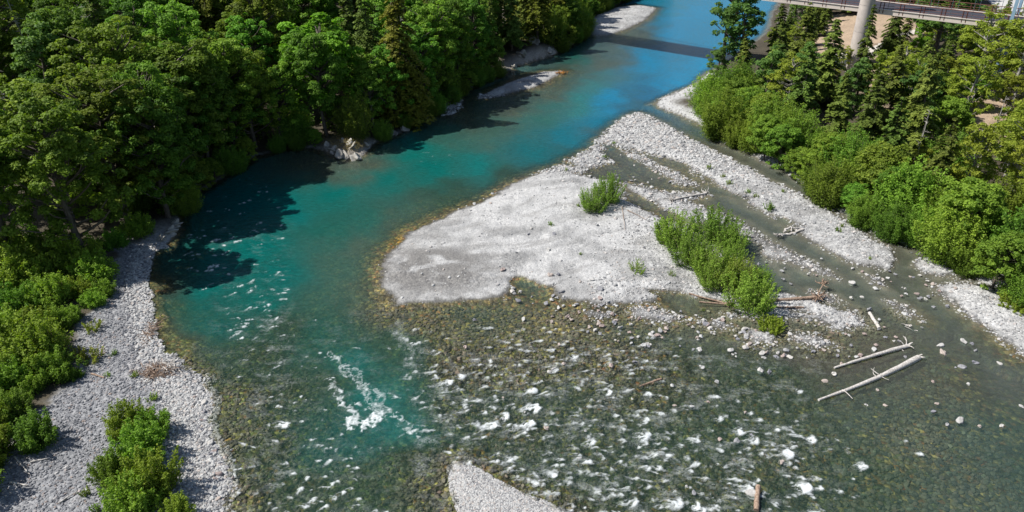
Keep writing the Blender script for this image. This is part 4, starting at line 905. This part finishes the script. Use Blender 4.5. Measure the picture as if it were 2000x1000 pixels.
for q, (px, py, h, lab) in enumerate([(250, 845, .85, 'upper left shrub of the big clump on the left beach'), (300, 850, .75, 'upper right shrub of the big clump on the left beach'), (275, 900, 1.05, 'tall middle shrub of the big clump on the left beach'),
    (225, 935, .75, 'left side shrub of the big clump on the left beach'), (300, 960, 1.05, 'bright lower shrub of the big clump on the left beach'), (255, 1000, .95, 'lowest left shrub of the clump, cut by the bottom edge'), (350, 1010, .6, 'lowest right shrub of the clump, cut by the bottom edge')]):
    x, y, z = at(px, py); plant('brush', x, y, h*.9, .85, lab, 'shrub', z=z)
# ---- right bank: alder thicket and mixed grove
cnt = {}
for row, off in enumerate((.2, 3.6)):
    pts = [(1385, 215), (1400, 262), (1440, 285), (1500, 316), (1560, 348), (1610, 384), (1640, 410), (1680, 439), (1740, 464), (1800, 488), (1870, 524), (1930, 556), (2000, 590), (2080, 632)]
    W = [G(*p) for p in pts]; L = [0]
    for a, b in zip(W[:-1], W[1:]): L.append(L[-1]+math.dist(a, b))
    s = 0
    while s < L[-1]:
        i_ = max(k for k in range(len(L)) if L[k] <= s); i_ = min(i_, len(W)-2)
        a, b = W[i_], W[i_+1]; t = (s-L[i_])/(L[i_+1]-L[i_]); dx, dy = b[0]-a[0], b[1]-a[1]; ln = math.hypot(dx, dy)
        nx, ny = -dy/ln, dx/ln
        o = off + random.uniform(-.7, .7)
        x, y = a[0]+dx*t+nx*o, a[1]+dy*t+ny*o
        cnt[row] = cnt.get(row, 0)+1
        rw = ['front row', 'second row', 'third row'][row]
        plant('alder', x, y, random.uniform(.45, .9)+.1*row, random.uniform(1.0, 1.2), f'bushy alder in the {rw} of the right thicket, number {cnt[row]} from upstream', 'tree', 'alders along the right bank')
        TAKEN.append((x, y, 3.0))
        s += random.uniform(2.5, 3.6)
cand = []
OPEN = [Gz(a, b, 3) for a, b in [(1575, 125), (1590, 80), (1610, 40), (1650, 20), (1700, 20), (1790, 40), (1770, 80), (1700, 125), (1640, 135)]]
for gy in np.arange(60, 250, 3.7):
    for gx in np.arange(10, 190, 3.7):
        x = gx+random.uniform(-1.9, 1.9); y = gy+random.uniform(-1.9, 1.9)
        if abs(x/y) > .80: continue
        d = float(samp(SDR, np.array(x), np.array(y)))
        if d < 6.5: continue
        z = hz(x, y); px, py = P(x, y, z)
        if px > 2150 or py < -70: continue
        if inpoly(OPEN, x, y): continue
        # keep the footbridge line, the road and the pylon feet clear
        pd = (x-P1[0])*N2[0]+(y-P1[1])*N2[1]
        if -3 < pd < W_D+3: continue
        if px > 1880 and py < 62 and py > -60: continue
        cand.append((x, y, z, px, py, d))
cand.sort(key=lambda c: c[3]); rc = {}
for x, y, z, px, py, d in cand:
    if not far_enough(x, y, 3.0): continue
    if px > 1790 and 150 < py < 330 and random.random() < .3: continue
    if 1600 < px < 1800 and 120 < py < 260 and random.random() < .25: continue
    TAKEN.append((x, y, 3.0))
    k = random.choice(['fir']*9+['cotton', 'cotton', 'lime', 'lime', 'bright']) if px < 1820 else random.choice(['lime', 'lime', 'fir', 'alder'])
    if py < 60: k = random.choice(['fir', 'fir', 'cotton'])
    rc[k] = rc.get(k, 0)+1
    h = random.uniform(.66, .98)
    if k == 'alder': h = .8
    Hk = {'fir': 15, 'cotton': 16, 'alder': 8, 'lime': 12, 'bright': 14}[k]
    lim = 40 if px < 1560 else (100 if px < 1690 else (62 if px < 1800 else 70))
    lim += random.uniform(0, 45)
    while h > .25 and py > lim+40 and P(x, y, z+Hk*h)[1] < lim: h -= .03
    if py < lim+40 and h > .55 and py > 45: h = .5
    if k == 'bright': h *= .8
    plant(k, x, y, h, random.uniform(.95, 1.2), f'{kname(k)} in the right grove, number {rc[k]} from the left', 'tree', f'{kname(k).split()[-1]}s in the right grove', z=z)

# ---- willows and weeds on the bars
for kind, px, py, h, wd, lab in [
 ('willow', 1158, 408, .95, .85, 'lone willow on the bar, its left lower half'), ('willow', 1188, 395, 1.2, .62, 'lone willow on the bar, its taller right half'),
 ('willow', 1320, 478, 1.25, .85, 'left end willow of the big clump on the bar'), ('willow', 1300, 470, .8, .8, 'small willow at the far left foot of the big clump'), ('willow', 1395, 468, 1.25, .95, 'upper willow of the big clump, behind the gap'), ('willow', 1425, 488, .95, .9, 'right upper willow of the big clump'),
 ('willow', 1350, 515, 1.15, .85, 'centre left willow of the big clump'), ('willow', 1385, 535, 1.1, .85, 'centre willow of the big clump'), ('willow', 1392, 560, .95, .85, 'lower left willow of the big clump'), ('willow', 1440, 560, 1.05, .9, 'lower right willow of the big clump'),
 ('willow', 1462, 598, 1.15, .95, 'rounded front willow of the big clump beside the fallen log'), ('willow', 1430, 520, .8, .8, 'inner willow in the middle of the big clump'), ('willow', 1480, 565, .85, .75, 'willow at the right edge of the big clump'),
 ('low', 1505, 642, .95, .85, 'low lime green shrub below the big willow clump'), ('thin', 1245, 530, .95, .95, 'thin see-through willow left of the big clump'),
 ('thin', 1312, 538, .5, .8, 'tiny sparse willow between the thin one and the big clump'), ('low', 1985, 600, .9, 1.2, 'low green shrub on the right gravel bar, cut by the right edge')]:
    x, y, z = at(px, py); plant(kind, x, y, h, wd, lab, 'shrub', z=z)
for px, py, h, lab in [(1502, 408, 1.7, 'largest weed tuft on the long bar'), (1386, 330, 1.2, 'weed tuft high on the long bar'), (1412, 345, .9, 'second weed tuft high on the long bar'), (1424, 360, 1.1, 'flat weed tuft on the long bar'), (1460, 375, 1.0, 'weed tuft midway on the long bar'),
    (1476, 385, .9, 'small weed left of the largest tuft'), (1638, 452, 1.1, 'weed beside the driftwood crossing'), (1646, 443, .8, 'small weed behind the driftwood crossing weed'), (1075, 440, .9, 'lone weed in the middle of the smooth bar'), (1182, 310, 1.1, 'weed at the stony top of the bar'),
    (1135, 497, .6, 'tiny sprout on the bar below the lone weed'), (1105, 333, .8, 'weed near the water at the top of the bar'), (1372, 608, .7, 'small green sprout in the wet runnel'), (1130, 402, .7, 'weed left of the lone willow'), (1700, 505, .6, 'weed near the lower end of the long bar'),
    (1530, 375, .8, 'weed at the upper edge of the long bar'), (1200, 280, .8, 'weed tuft on the left top of the long bar')]:
    x, y, z = at(px, py); plant('weed', x, y, h, 1.0, lab, 'weed', z=z)
for px, py, h, lab in [(180, 645, 1.0, 'dry tinted weed clump highest on the left beach'), (150, 700, 1.0, 'left weed clump of the pair on the left beach'), (185, 703, 1.1, 'right weed clump of the pair on the left beach'), (222, 692, .6, 'small weed right of the pair on the left beach'),
    (172, 713, .6, 'tiny weed just under the pair on the left beach'), (265, 735, .6, 'weed left of the twig pile'), (298, 780, .8, 'weed at the foot of the twig pile'), (210, 735, .5, 'tiny weed in open shingle left of the twig pile'), (170, 965, .7, 'weed low on the beach left of the big clump'), (190, 1000, .8, 'weed at the bottom edge left of the big clump')]:
    x, y, z = at(px, py); plant('dryweed' if h >= 1 else 'weed', x, y, h*1.5, 1.0, lab, 'weed', z=z)

# ---- the rocky point and bluff rocks
for px, py, r, lab in [(668, 300, 1.2, 'pale ledge rock at the tip of the rocky point'), (650, 292, 1.0, 'pale rock on the left of the rocky point'), (695, 302, 1.1, 'pale broken rock at the right of the rocky point'), (640, 286, .8, 'small rock at the left foot of the rocky point'),
    (688, 288, 1.0, 'brown rock up on the rocky point'), (715, 286, .9, 'shaded rock on the right shoulder of the rocky point'), (672, 280, .8, 'tan rock under the olive shrub'), (770, 262, .7, 'pale rock on the shaded shore right of the rocky point'), (790, 255, .8, 'pale rock farther right on the shaded shore'),
    (1018, 118, 1.3, 'large grey rock in the shade of the bluff'), (1045, 110, 1.6, 'largest grey rock of the bluff under the cedar'), (1075, 102, 1.1, 'right grey rock of the bluff under the cedar'), (1003, 128, .8, 'low rock at the left foot of the bluff'),
    (335, 455, .9, 'shaded rock at the head of the left beach'), (318, 468, .7, 'smaller rock at the head of the left beach'), (345, 440, .8, 'rock at the forest corner above the beach head')]:
    x, y, z = at(px, py)
    o = boulder(x, y, r, lab, name='bank_rock', cat='rock', z=z-.1*r, sz=1.15)
    o.data = bpy.data.meshes.get('bank_rock_mesh') or mesh_np('bank_rock_mesh', rock_shape(44, 1.2, I4V, 26, .45)*np.array([1.1, .8, .75]), I4F, [M['rock']])
# orange weed at the tip of the thin bar
x, y, z = at(1096, 144)
mb = MB(); r = np.random.default_rng(3)
for k in range(26):
    a = r.uniform(0, 6.28); q = r.uniform(0, .9); p = np.array([math.cos(a)*q*1.3, math.sin(a)*q*.8, .05]); e = p+np.array([r.normal(0, .35), r.normal(0, .35), r.uniform(.05, .45)])
    mb.tube([p, (p+e)/2+np.array([0, 0, .1]), e], [.05, .06, .02], 4)
o = obj('branch_pile', mb.mesh('branch_pile', [M['orange']])); o.location = (x, y, max(z, 0)); tag(o, 'small orange brown heap of branches at the tip of the thin gravel bar', 'branches')
# dry grass and green growth on the rocky point
x0, y0, z0 = at(678, 287); pr = []; r = np.random.default_rng(9)
n = 2600; gx = x0+r.normal(0, 2.6, n); gy = y0+r.normal(0, 1.3, n)+.5; gz = samp(ZG, gx, gy)+r.uniform(.3, .9, n)
k = samp(SDL, gx, gy) > .4; gx, gy, gz = gx[k], gy[k], gz[k]
nr = unit(np.array([0, -.3, .6])+r.normal(0, .5, (len(gx), 3)))
tag(obj('grass', lmesh('grass', [leaves(np.stack([gx, gy, gz], 1), nr, r.uniform(.06, .16, len(gx)), r.uniform(0, 1, len(gx)), r, .3)], M['dry'])), 'dry straw coloured grass on the rocky point', 'grass', kind='stuff')

# ------------------------------------------------------------------ driftwood
def roots(mb, r, c, d, R, n):
    for _ in range(n):
        v = unit(np.array(d)*.5+r.normal(0, .7, 3)); v[2] = abs(v[2])*.8; p = np.array(c)
        e = p+v*R*r.uniform(.6, 1.3); mb.tube(bend(r, p, e, .15, 5), np.linspace(.07, .015, 5), 4, False)
def log(a, b, r0, r1, label, m='drift', zz=(.12, .12), stubs=(), nroot=0, rootR=.8, seed=1, name='driftwood_log', kink=.012):
    r = np.random.default_rng(seed); ax, ay, az = at(*a); bx, by, bz = at(*b)
    A = np.array([ax, ay, max(az, 0)+zz[0]]); Bp = np.array([bx, by, max(bz, 0)+zz[1]])
    mb = MB(); pts = bend(r, A, Bp, kink*.5, 14); L = np.linalg.norm(Bp-A)
    pts += np.cumsum(r.normal(0, .03*kink/.03, (14, 3)), 0)*np.array([1, 1, .3])
    rad = np.linspace(r0, r1, 14)*(1+r.normal(0, .07, 14)); mb.tube(pts, rad, 9)
    e = bpy.data.objects.new(name, None); C.objects.link(e); e.location = (ax, ay, 0)
    for v in mb.v: v -= np.array([ax, ay, 0])
    tk = obj('trunk', mb.mesh('trunk', [M[m]], True), e)
    for t, dx, dy, dz, rr in stubs:
        m2 = MB(); p = A+(Bp-A)*t-np.array([ax, ay, 0]); m2.tube(bend(r, p, p+np.array([dx, dy, dz]), .12, 5), np.linspace(rr, rr*.4, 5), 5)
        obj('branch', m2.mesh('branch', [M[m]], True), e)
    if nroot:
        m3 = MB(); roots(m3, r, A-np.array([ax, ay, 0]), unit(A-Bp), rootR, nroot); obj('roots', m3.mesh('roots', [M[m]], True), e)
    return tag(e, label, 'log')
log((1790, 712), (1597, 792), .26, .10, 'longest bleached bare log lying in the right shallows', stubs=[(.42, -.5, .5, .25, .07), (.45, .1, .7, .4, .04), (.78, .35, -1.2, .1, .07), (.4, .3, -.9, .05, .05), (0, .4, .25, .15, .16), (0, .45, -.15, .1, .14)], seed=3)
log((1770, 690), (1626, 726), .20, .09, 'shorter bleached log with a forked root end above the longest one', stubs=[(0, .35, .1, .25, .12), (.02, -.2, .7, .6, .06), (.04, .15, .8, .5, .06), (.05, -.5, .5, .4, .04), (.02, .35, -.5, .1, .07), (.1, .0, -.5, -.02, .06)], seed=4)
log((1697, 616), (1718, 646), .16, .15, 'short straight pale log pointing up the bar below the sand', seed=5)
log((1598, 586), (1500, 590), .16, .17, 'red brown fallen log with a root wad right of the big willow clump', m='brown_drift', nroot=26, rootR=.9, seed=6, zz=(.35, .12), stubs=[(.3, -.6, -.5, .1, .05)])
log((1570, 602), (1505, 600), .08, .06, 'thin brown branch lying under the fallen log', m='brown_drift', seed=7, stubs=[(.3, .5, -.5, .1, .03), (.5, -.6, -.4, .05, .03)])
log((1605, 566), (1592, 590), .07, .06, 'small upright root wad behind the fallen log', m='brown_drift', nroot=22, rootR=.7, seed=17, zz=(.6, .1))
log((1425, 596), (1345, 572), .09, .07, 'thin reddish log along the foot of the big willow clump', m='brown_drift', seed=8)
log((1420, 600), (1365, 598), .10, .08, 'weathered branch in the wet runnel under the willows', m='brown_drift', seed=9, nroot=8, rootR=.6)
log((1520, 465), (1570, 446), .20, .10, 'knotty bleached root in the middle channel', seed=10, nroot=10, rootR=.8, kink=.1, stubs=[(.5, .2, .6, .3, .1), (.7, .5, .1, .1, .08)])
log((1530, 458), (1575, 448), .14, .07, 'pale forked branch reaching from the knotty root to the long bar', seed=11, kink=.12)
log((1378, 380), (1312, 392), .16, .06, 'weathered snag with pale roots on the small sand spit', seed=12, nroot=12, rootR=.9, m='drift', stubs=[(.8, -.9, .3, .3, .05), (.9, -.5, -.5, .3, .04)])
log((1312, 392), (1330, 388), .10, .08, 'tangled root end left of the weathered snag', seed=13, nroot=14, rootR=.7, m='drift')
log((1292, 746), (1250, 762), .10, .06, 'thin orange brown broken branch in the riffle', m='brown_drift', seed=14, stubs=[(.4, -.3, -.4, .1, .04)])
log((1479, 962), (1474, 1006), .16, .19, 'brown wet log beside the white boulder at the bottom edge', m='brown_drift', seed=15, zz=(.3, .1))
log((1775, 645), (1783, 668), .07, .04, 'curved bare stick standing in water above the shorter log', seed=16, kink=.2, stubs=[(0, -.7, .3, .1, .04)])
log((1215, 405), (1220, 452), .04, .02, 'thin stick pointing down from the lone willow', m='brown_drift', seed=18)
log((1225, 412), (1262, 430), .04, .02, 'dark thin twig right of the lone willow', m='brown_drift', seed=19)
log((60, 905), (100, 895), .07, .04, 'bleached stick on the left beach under the separate shrub', seed=20)
log((115, 985), (150, 962), .06, .03, 'stick lying low on the left beach', seed=21)
log((20, 945), (55, 950), .08, .04, 'branch at the shaded left edge of the beach', seed=22)
log((180, 732), (205, 740), .08, .06, 'short orange brown log on the beach below the weeds', m='brown_drift', seed=23)
log((30, 895), (62, 930), .07, .03, 'stick in the shade left of the beach', seed=24)
log((395, 375), (372, 385), .12, .05, 'dead bleached branch hanging in the shade over the bend', seed=25, zz=(1.5, 2.5), stubs=[(.2, 1.4, -.5, .6, .04), (.4, 1.2, .3, 1.2, .04), (.6, 1.5, -.8, -.2, .04), (.1, 1.0, .8, .8, .03), (.5, .8, -.8, 1.3, .03)])
# twig pile on the left beach
def pile(px, py, n, rx, ry, label, m, seed, up=.35, th=.022):
    r = np.random.default_rng(seed); x, y, z = at(px, py); mb = MB()
    for k in range(n):
        p = np.array([r.normal(0, rx*.45), r.normal(0, ry*.45), r.uniform(.03, up)]); a = r.uniform(0, 6.28); L = r.uniform(.3, 1.1)
        e = p+np.array([math.cos(a)*L, math.sin(a)*L, r.uniform(-.1, .2)]); mb.tube(bend(r, p, e, .1, 4), np.linspace(th, th*.4, 4)*r.uniform(.6, 1.9), 4, False)
    o = obj('twig_pile', mb.mesh('twig_pile', [M[m]])); o.location = (x, y, z); return tag(o, label, 'twigs')
pile(305, 728, 240, 1.5, 1.1, 'heap of bare reddish twigs on the point of the left beach', 'brown_drift', 1)
pile(330, 722, 90, 1.2, 1.0, 'bleached sticks on the water side of the reddish twig heap', 'drift', 2, .5, .035)
pile(288, 655, 110, .5, 2.6, 'line of drift twigs stranded along the left waterline', 'brown_drift', 3, .12)
#pile(1590, 575, 60, .7, .6, 'dark twiggy tangle on the fallen log root wad', 'brown_drift', 4, .9)
#pile(60, 930, 60, 1.8, 1.2, 'scattered sticks on the shaded left side of the beach', 'drift', 5, .1, .03)

# ------------------------------------------------------------------ snags: bare dead trees
def snag(px, py, H, label, seed, nb=16, bl=.16, r0=.14, lean=(0, 0), m='pale_bark'):
    r = np.random.default_rng(seed); x, y, z = at(px, py)
    e = bpy.data.objects.new('dead_tree', None); C.objects.link(e); e.location = (x, y, z-.2)
    mb = MB(); top = np.array([lean[0], lean[1], H]); pts = bend(r, (0, 0, 0), top, .015, 8); mb.tube(pts, np.linspace(r0, .025, 8), 6)
    obj('trunk', mb.mesh('trunk', [M[m]], True), e)
    mb = MB(); mb.tube([top*.27, top*.6, top*.99], [.012, .012, .012], 4)
    for k in range(nb):
        t = r.uniform(.3, .98); p = top*t; a = r.uniform(0, 6.28); L = H*bl*(1.25-t)*r.uniform(.6, 1.3)
        q = p+np.array([math.cos(a)*L, math.sin(a)*L, r.uniform(-.3, .35)*L]); mb.tube(bend(r, p, q, .08, 4), np.linspace(.045, .012, 4), 3, False)
        for _ in range(3):
            s = p+(q-p)*r.uniform(.3, .9); mb.tube([s, s+r.normal(0, .22*L, 3)], [.018, .006], 3, False)
    obj('branches', mb.mesh('branches', [M[m]]), e)
    return tag(e, label, 'dead tree')
for px, py, H, lab, lean in [
    (1518, 62, 9, 'leftmost pale bare trunk under the end of the footbridge', (-.5, 0)), (1530, 66, 9, 'second pale bare trunk under the end of the footbridge', (.9, 0)), (1541, 62, 8, 'dead leaning trunk between the pale trunks', (-.3, .5)),
    (1560, 64, 9, 'right pale bare trunk beside the grey tangled ones', (.2, 0)), (1548, 72, 7, 'grey tangled dead tree among the pale trunks', (0, 0)), (1480, 66, 7.5, 'fallen looking white dead stem leaning out over the river', (-4.6, .5)),
    (1600, 200, 9, 'white bare trunk in the middle of the right grove', (.4, 0)), (1548, 262, 9, 'thick grey dead trunk just behind the alders', (.3, 0)), (1773, 345, 9, 'bare trunk with short spikes above the lime sapling', (.5, 0)), (1930, 300, 8, 'grey leafless tree in the dry patch on the right', (0, 0)),
    (1955, 335, 7, 'second grey leafless tree in the dry patch on the right', (.3, 0)), (1972, 400, 9, 'pale drooping dead tree at the right edge above the alders', (2.2, 0)), (1880, 330, 6, 'small grey dead tree left of the dry patch', (0, 0)), (1990, 430, 7, 'white stub of a trunk at the right edge', (.8, 0)),
    (80, 330, 15, 'dead arching tree near the left edge of the forest', (-2.6, 0)), (110, 250, 18, 'grey leafless crown high in the upper left forest', (-1.5, 0)), (210, 260, 18, 'pale leafless branches showing among upper left maples', (.5, 0)), (250, 120, 18, 'grey dead top at the upper edge of the left forest', (0, 0)),
    (800, 200, 15, 'dead grey stem in front of the weeping cedar', (-.6, 0)), (1080, 70, 12, 'grey dead branches inside the wide cedar', (.3, 0))]:
    H2 = H; snag(px, py, H2, lab, int(px+py), nb=26 if H > 9.5 else 16, bl=.2, lean=lean)

# ------------------------------------------------------------------ footbridge
ang = math.atan2(D2[1], D2[0])
s_left = -P1[0]/D2[0]; S0, S1 = s_left-4, 95.0
def bp(s, n=0, z=ZD): q = P1+D2*s+N2*n; return (q[0], q[1], z)
br = bpy.data.objects.new('footbridge', None); C.objects.link(br); br.location = bp(20, 0, 0)
tag(br, 'long suspension footbridge with pale edge beams and rusty railings over the river', 'bridge')
def bpart(name, mb, m, smooth=False, parent=None):
    o0 = np.array(br.location)
    for v in mb.v: v -= o0
    return obj(name, mb.mesh(name, [M[m]], smooth), parent or br)
mid = (S0+S1)/2; Ln = S1-S0
mb = MB(); mb.box(bp(mid, W_D/2, ZD-.08), (Ln, W_D-.5, .16), ang); bpart('deck', mb, 'deck')
for n_ in (0, W_D):
    mb = MB(); mb.box(bp(mid, n_, ZD-.32), (Ln, .3, .75), ang); mb.box(bp(mid, n_+(-.06 if n_ == 0 else .06), ZD+.1), (Ln, .42, .10), ang); bpart('edge_beam', mb, 'beam')
mb = MB()
for s in np.arange(S0, S1, 3.1): mb.box(bp(s, W_D/2, ZD-.4), (.3, W_D-.32, .45), ang)
bpart('cross_beams', mb, 'concrete')
for n_ in (-.12, W_D+.12):
    for hh_, tt in ((1.25, .07), (.72, .04), (.35, .04)):
        mb = MB(); mb.tube([bp(S0, n_, ZD+hh_), bp(mid, n_, ZD+hh_), bp(S1, n_, ZD+hh_)], tt*.8, 5); bpart('handrail' if hh_ > 1 else 'rail', mb, 'rust')
o0 = np.array(br.location)
def copypart(src, loc):
    c = src.copy(); C.objects.link(c); c.parent = br; c.location = loc; return c
mb = MB(); mb.box((0, 0, .40), (.11, .11, 1.72)); post = obj('railing_post', mb.mesh('railing_post', [M['rust']]), br)
first = True
for s in np.arange(-8, 80, 3.05):
    for n_ in (-.14, W_D+.14):
        for ds in (-.28, .28):
            p = np.array(bp(s+ds, n_, ZD))-o0
            if first: post.location = p; first = False
            else: copypart(post, p)
# pylon, tower and cables
sp = None
for s in np.arange(0, 60, .05):
    q = bp(s, -1.6, ZD); a, b = P(q[0], q[1], ZD)
    if a > 1691: sp = s; break
for n_ in (-1.6,):
    for s_, top in ((sp, 27), (s_left, 27)):
        q = bp(s_, n_, 0); zg = hz(q[0], q[1]) if q[1] < 400 else 2
        mb = MB(); hgt = np.linspace(zg-.5, top, 9)
        mb.tube([(q[0], q[1], z) for z in hgt], np.linspace(1.25, 1.1, 9), 28); bpart('pylon', mb, 'concrete', True)
        for zb in (6.5, 10.8, 15.1):
            mb = MB(); mb.tube([(q[0], q[1], zb), (q[0], q[1], zb+.05)], 1.27-(zb-3)*.0055, 28, False); bpart('pylon_joint', mb, 'concrete', True)
st = None
for s in np.arange(20, 90, .05):
    q = bp(s, -.9, ZD); a, b = P(q[0], q[1], ZD)
    if a > 1972: st = s; break
for n_ in (-.9, W_D+.9):
    q = bp(st, n_, 0)
    mb = MB(); mb.box((q[0], q[1], 14), (.45, .45, 25), ang); bpart('tower_leg', mb, 'blue_steel')
mb = MB(); a_, b_ = bp(st, -.9, ZD+6), bp(st, W_D+.9, ZD+6); mb.tube([a_, b_], .2, 8); bpart('tower_brace', mb, 'blue_steel')
for n_ in (-.12, W_D+.12):
    mb = MB(); pts = []
    for s in np.linspace(s_left, sp, 30): t = (s-s_left)/(sp-s_left)*2-1; pts.append(bp(s, n_, ZD+3+12*t*t))
    for s in np.linspace(sp, st+18, 16)[1:]: pts.append(bp(s, n_, ZD+15-(s-sp)*.18))
    mb.tube(pts, .09, 6); bpart('main_cable', mb, 'cable')
mb = MB(); mb.tube([(0, 0, 0), (0, 0, 1)], .035, 5); han = obj('hanger', mb.mesh('hanger', [M['cable']]), br); first = True
for s in np.arange(s_left+3, st+14, 3.05):
    for n_ in (-.12, W_D+.12):
        if s < sp: t = (s-s_left)/(sp-s_left)*2-1; top = 3+12*t*t
        else: top = 15-(s-sp)*.18
        p = np.array(bp(s, n_, ZD))-o0
        h = han if first else copypart(han, p); first = False
        h.location = p; h.scale = (1, 1, max(top, .5))
# painted concrete block below the pylon
x, y, z = at(1662, 168)
mb = MB(); v = rock_shape(77, .3, I2V)*np.array([.9, .8, 1.5]); v[:, 2] += 1.2; mb.add(v, I2F)
M['mural'] = None
m_, n_, out_ = mat('painted_block'); b_ = N(n_, 'ShaderNodeBsdfPrincipled', i_Roughness=.6); tc_ = N(n_, 'ShaderNodeTexCoord'); v_ = N(n_, 'ShaderNodeTexVoronoi', i_Scale=3.0)
n_.links.new(tc_.outputs['Object'], v_.inputs['Vector']); s_ = N(n_, 'ShaderNodeSeparateColor'); n_.links.new(v_.outputs['Color'], s_.inputs[0])
n_.links.new(ramp(n_, s_.outputs[0], [(0, (.6, .65, .7)), (.45, (.3, .45, .62)), (.7, (.08, .1, .2)), (.85, (.75, .72, .7))], 'CONSTANT'), b_.inputs['Base Color']); n_.links.new(b_.outputs[0], out_.inputs[0])
o = obj('painted_rock', mb.mesh('painted_rock', [m_])); o.location = (x, y, z); tag(o, 'blue and white painted rock standing among the firs below the pylon', 'rock')

# remove the pattern plants that only served as sources
for e in protos_all:
    for ch in list(e.children): bpy.data.objects.remove(ch)
    bpy.data.objects.remove(e)
print('objects', len(bpy.data.objects), 'left trees', NLEFT)
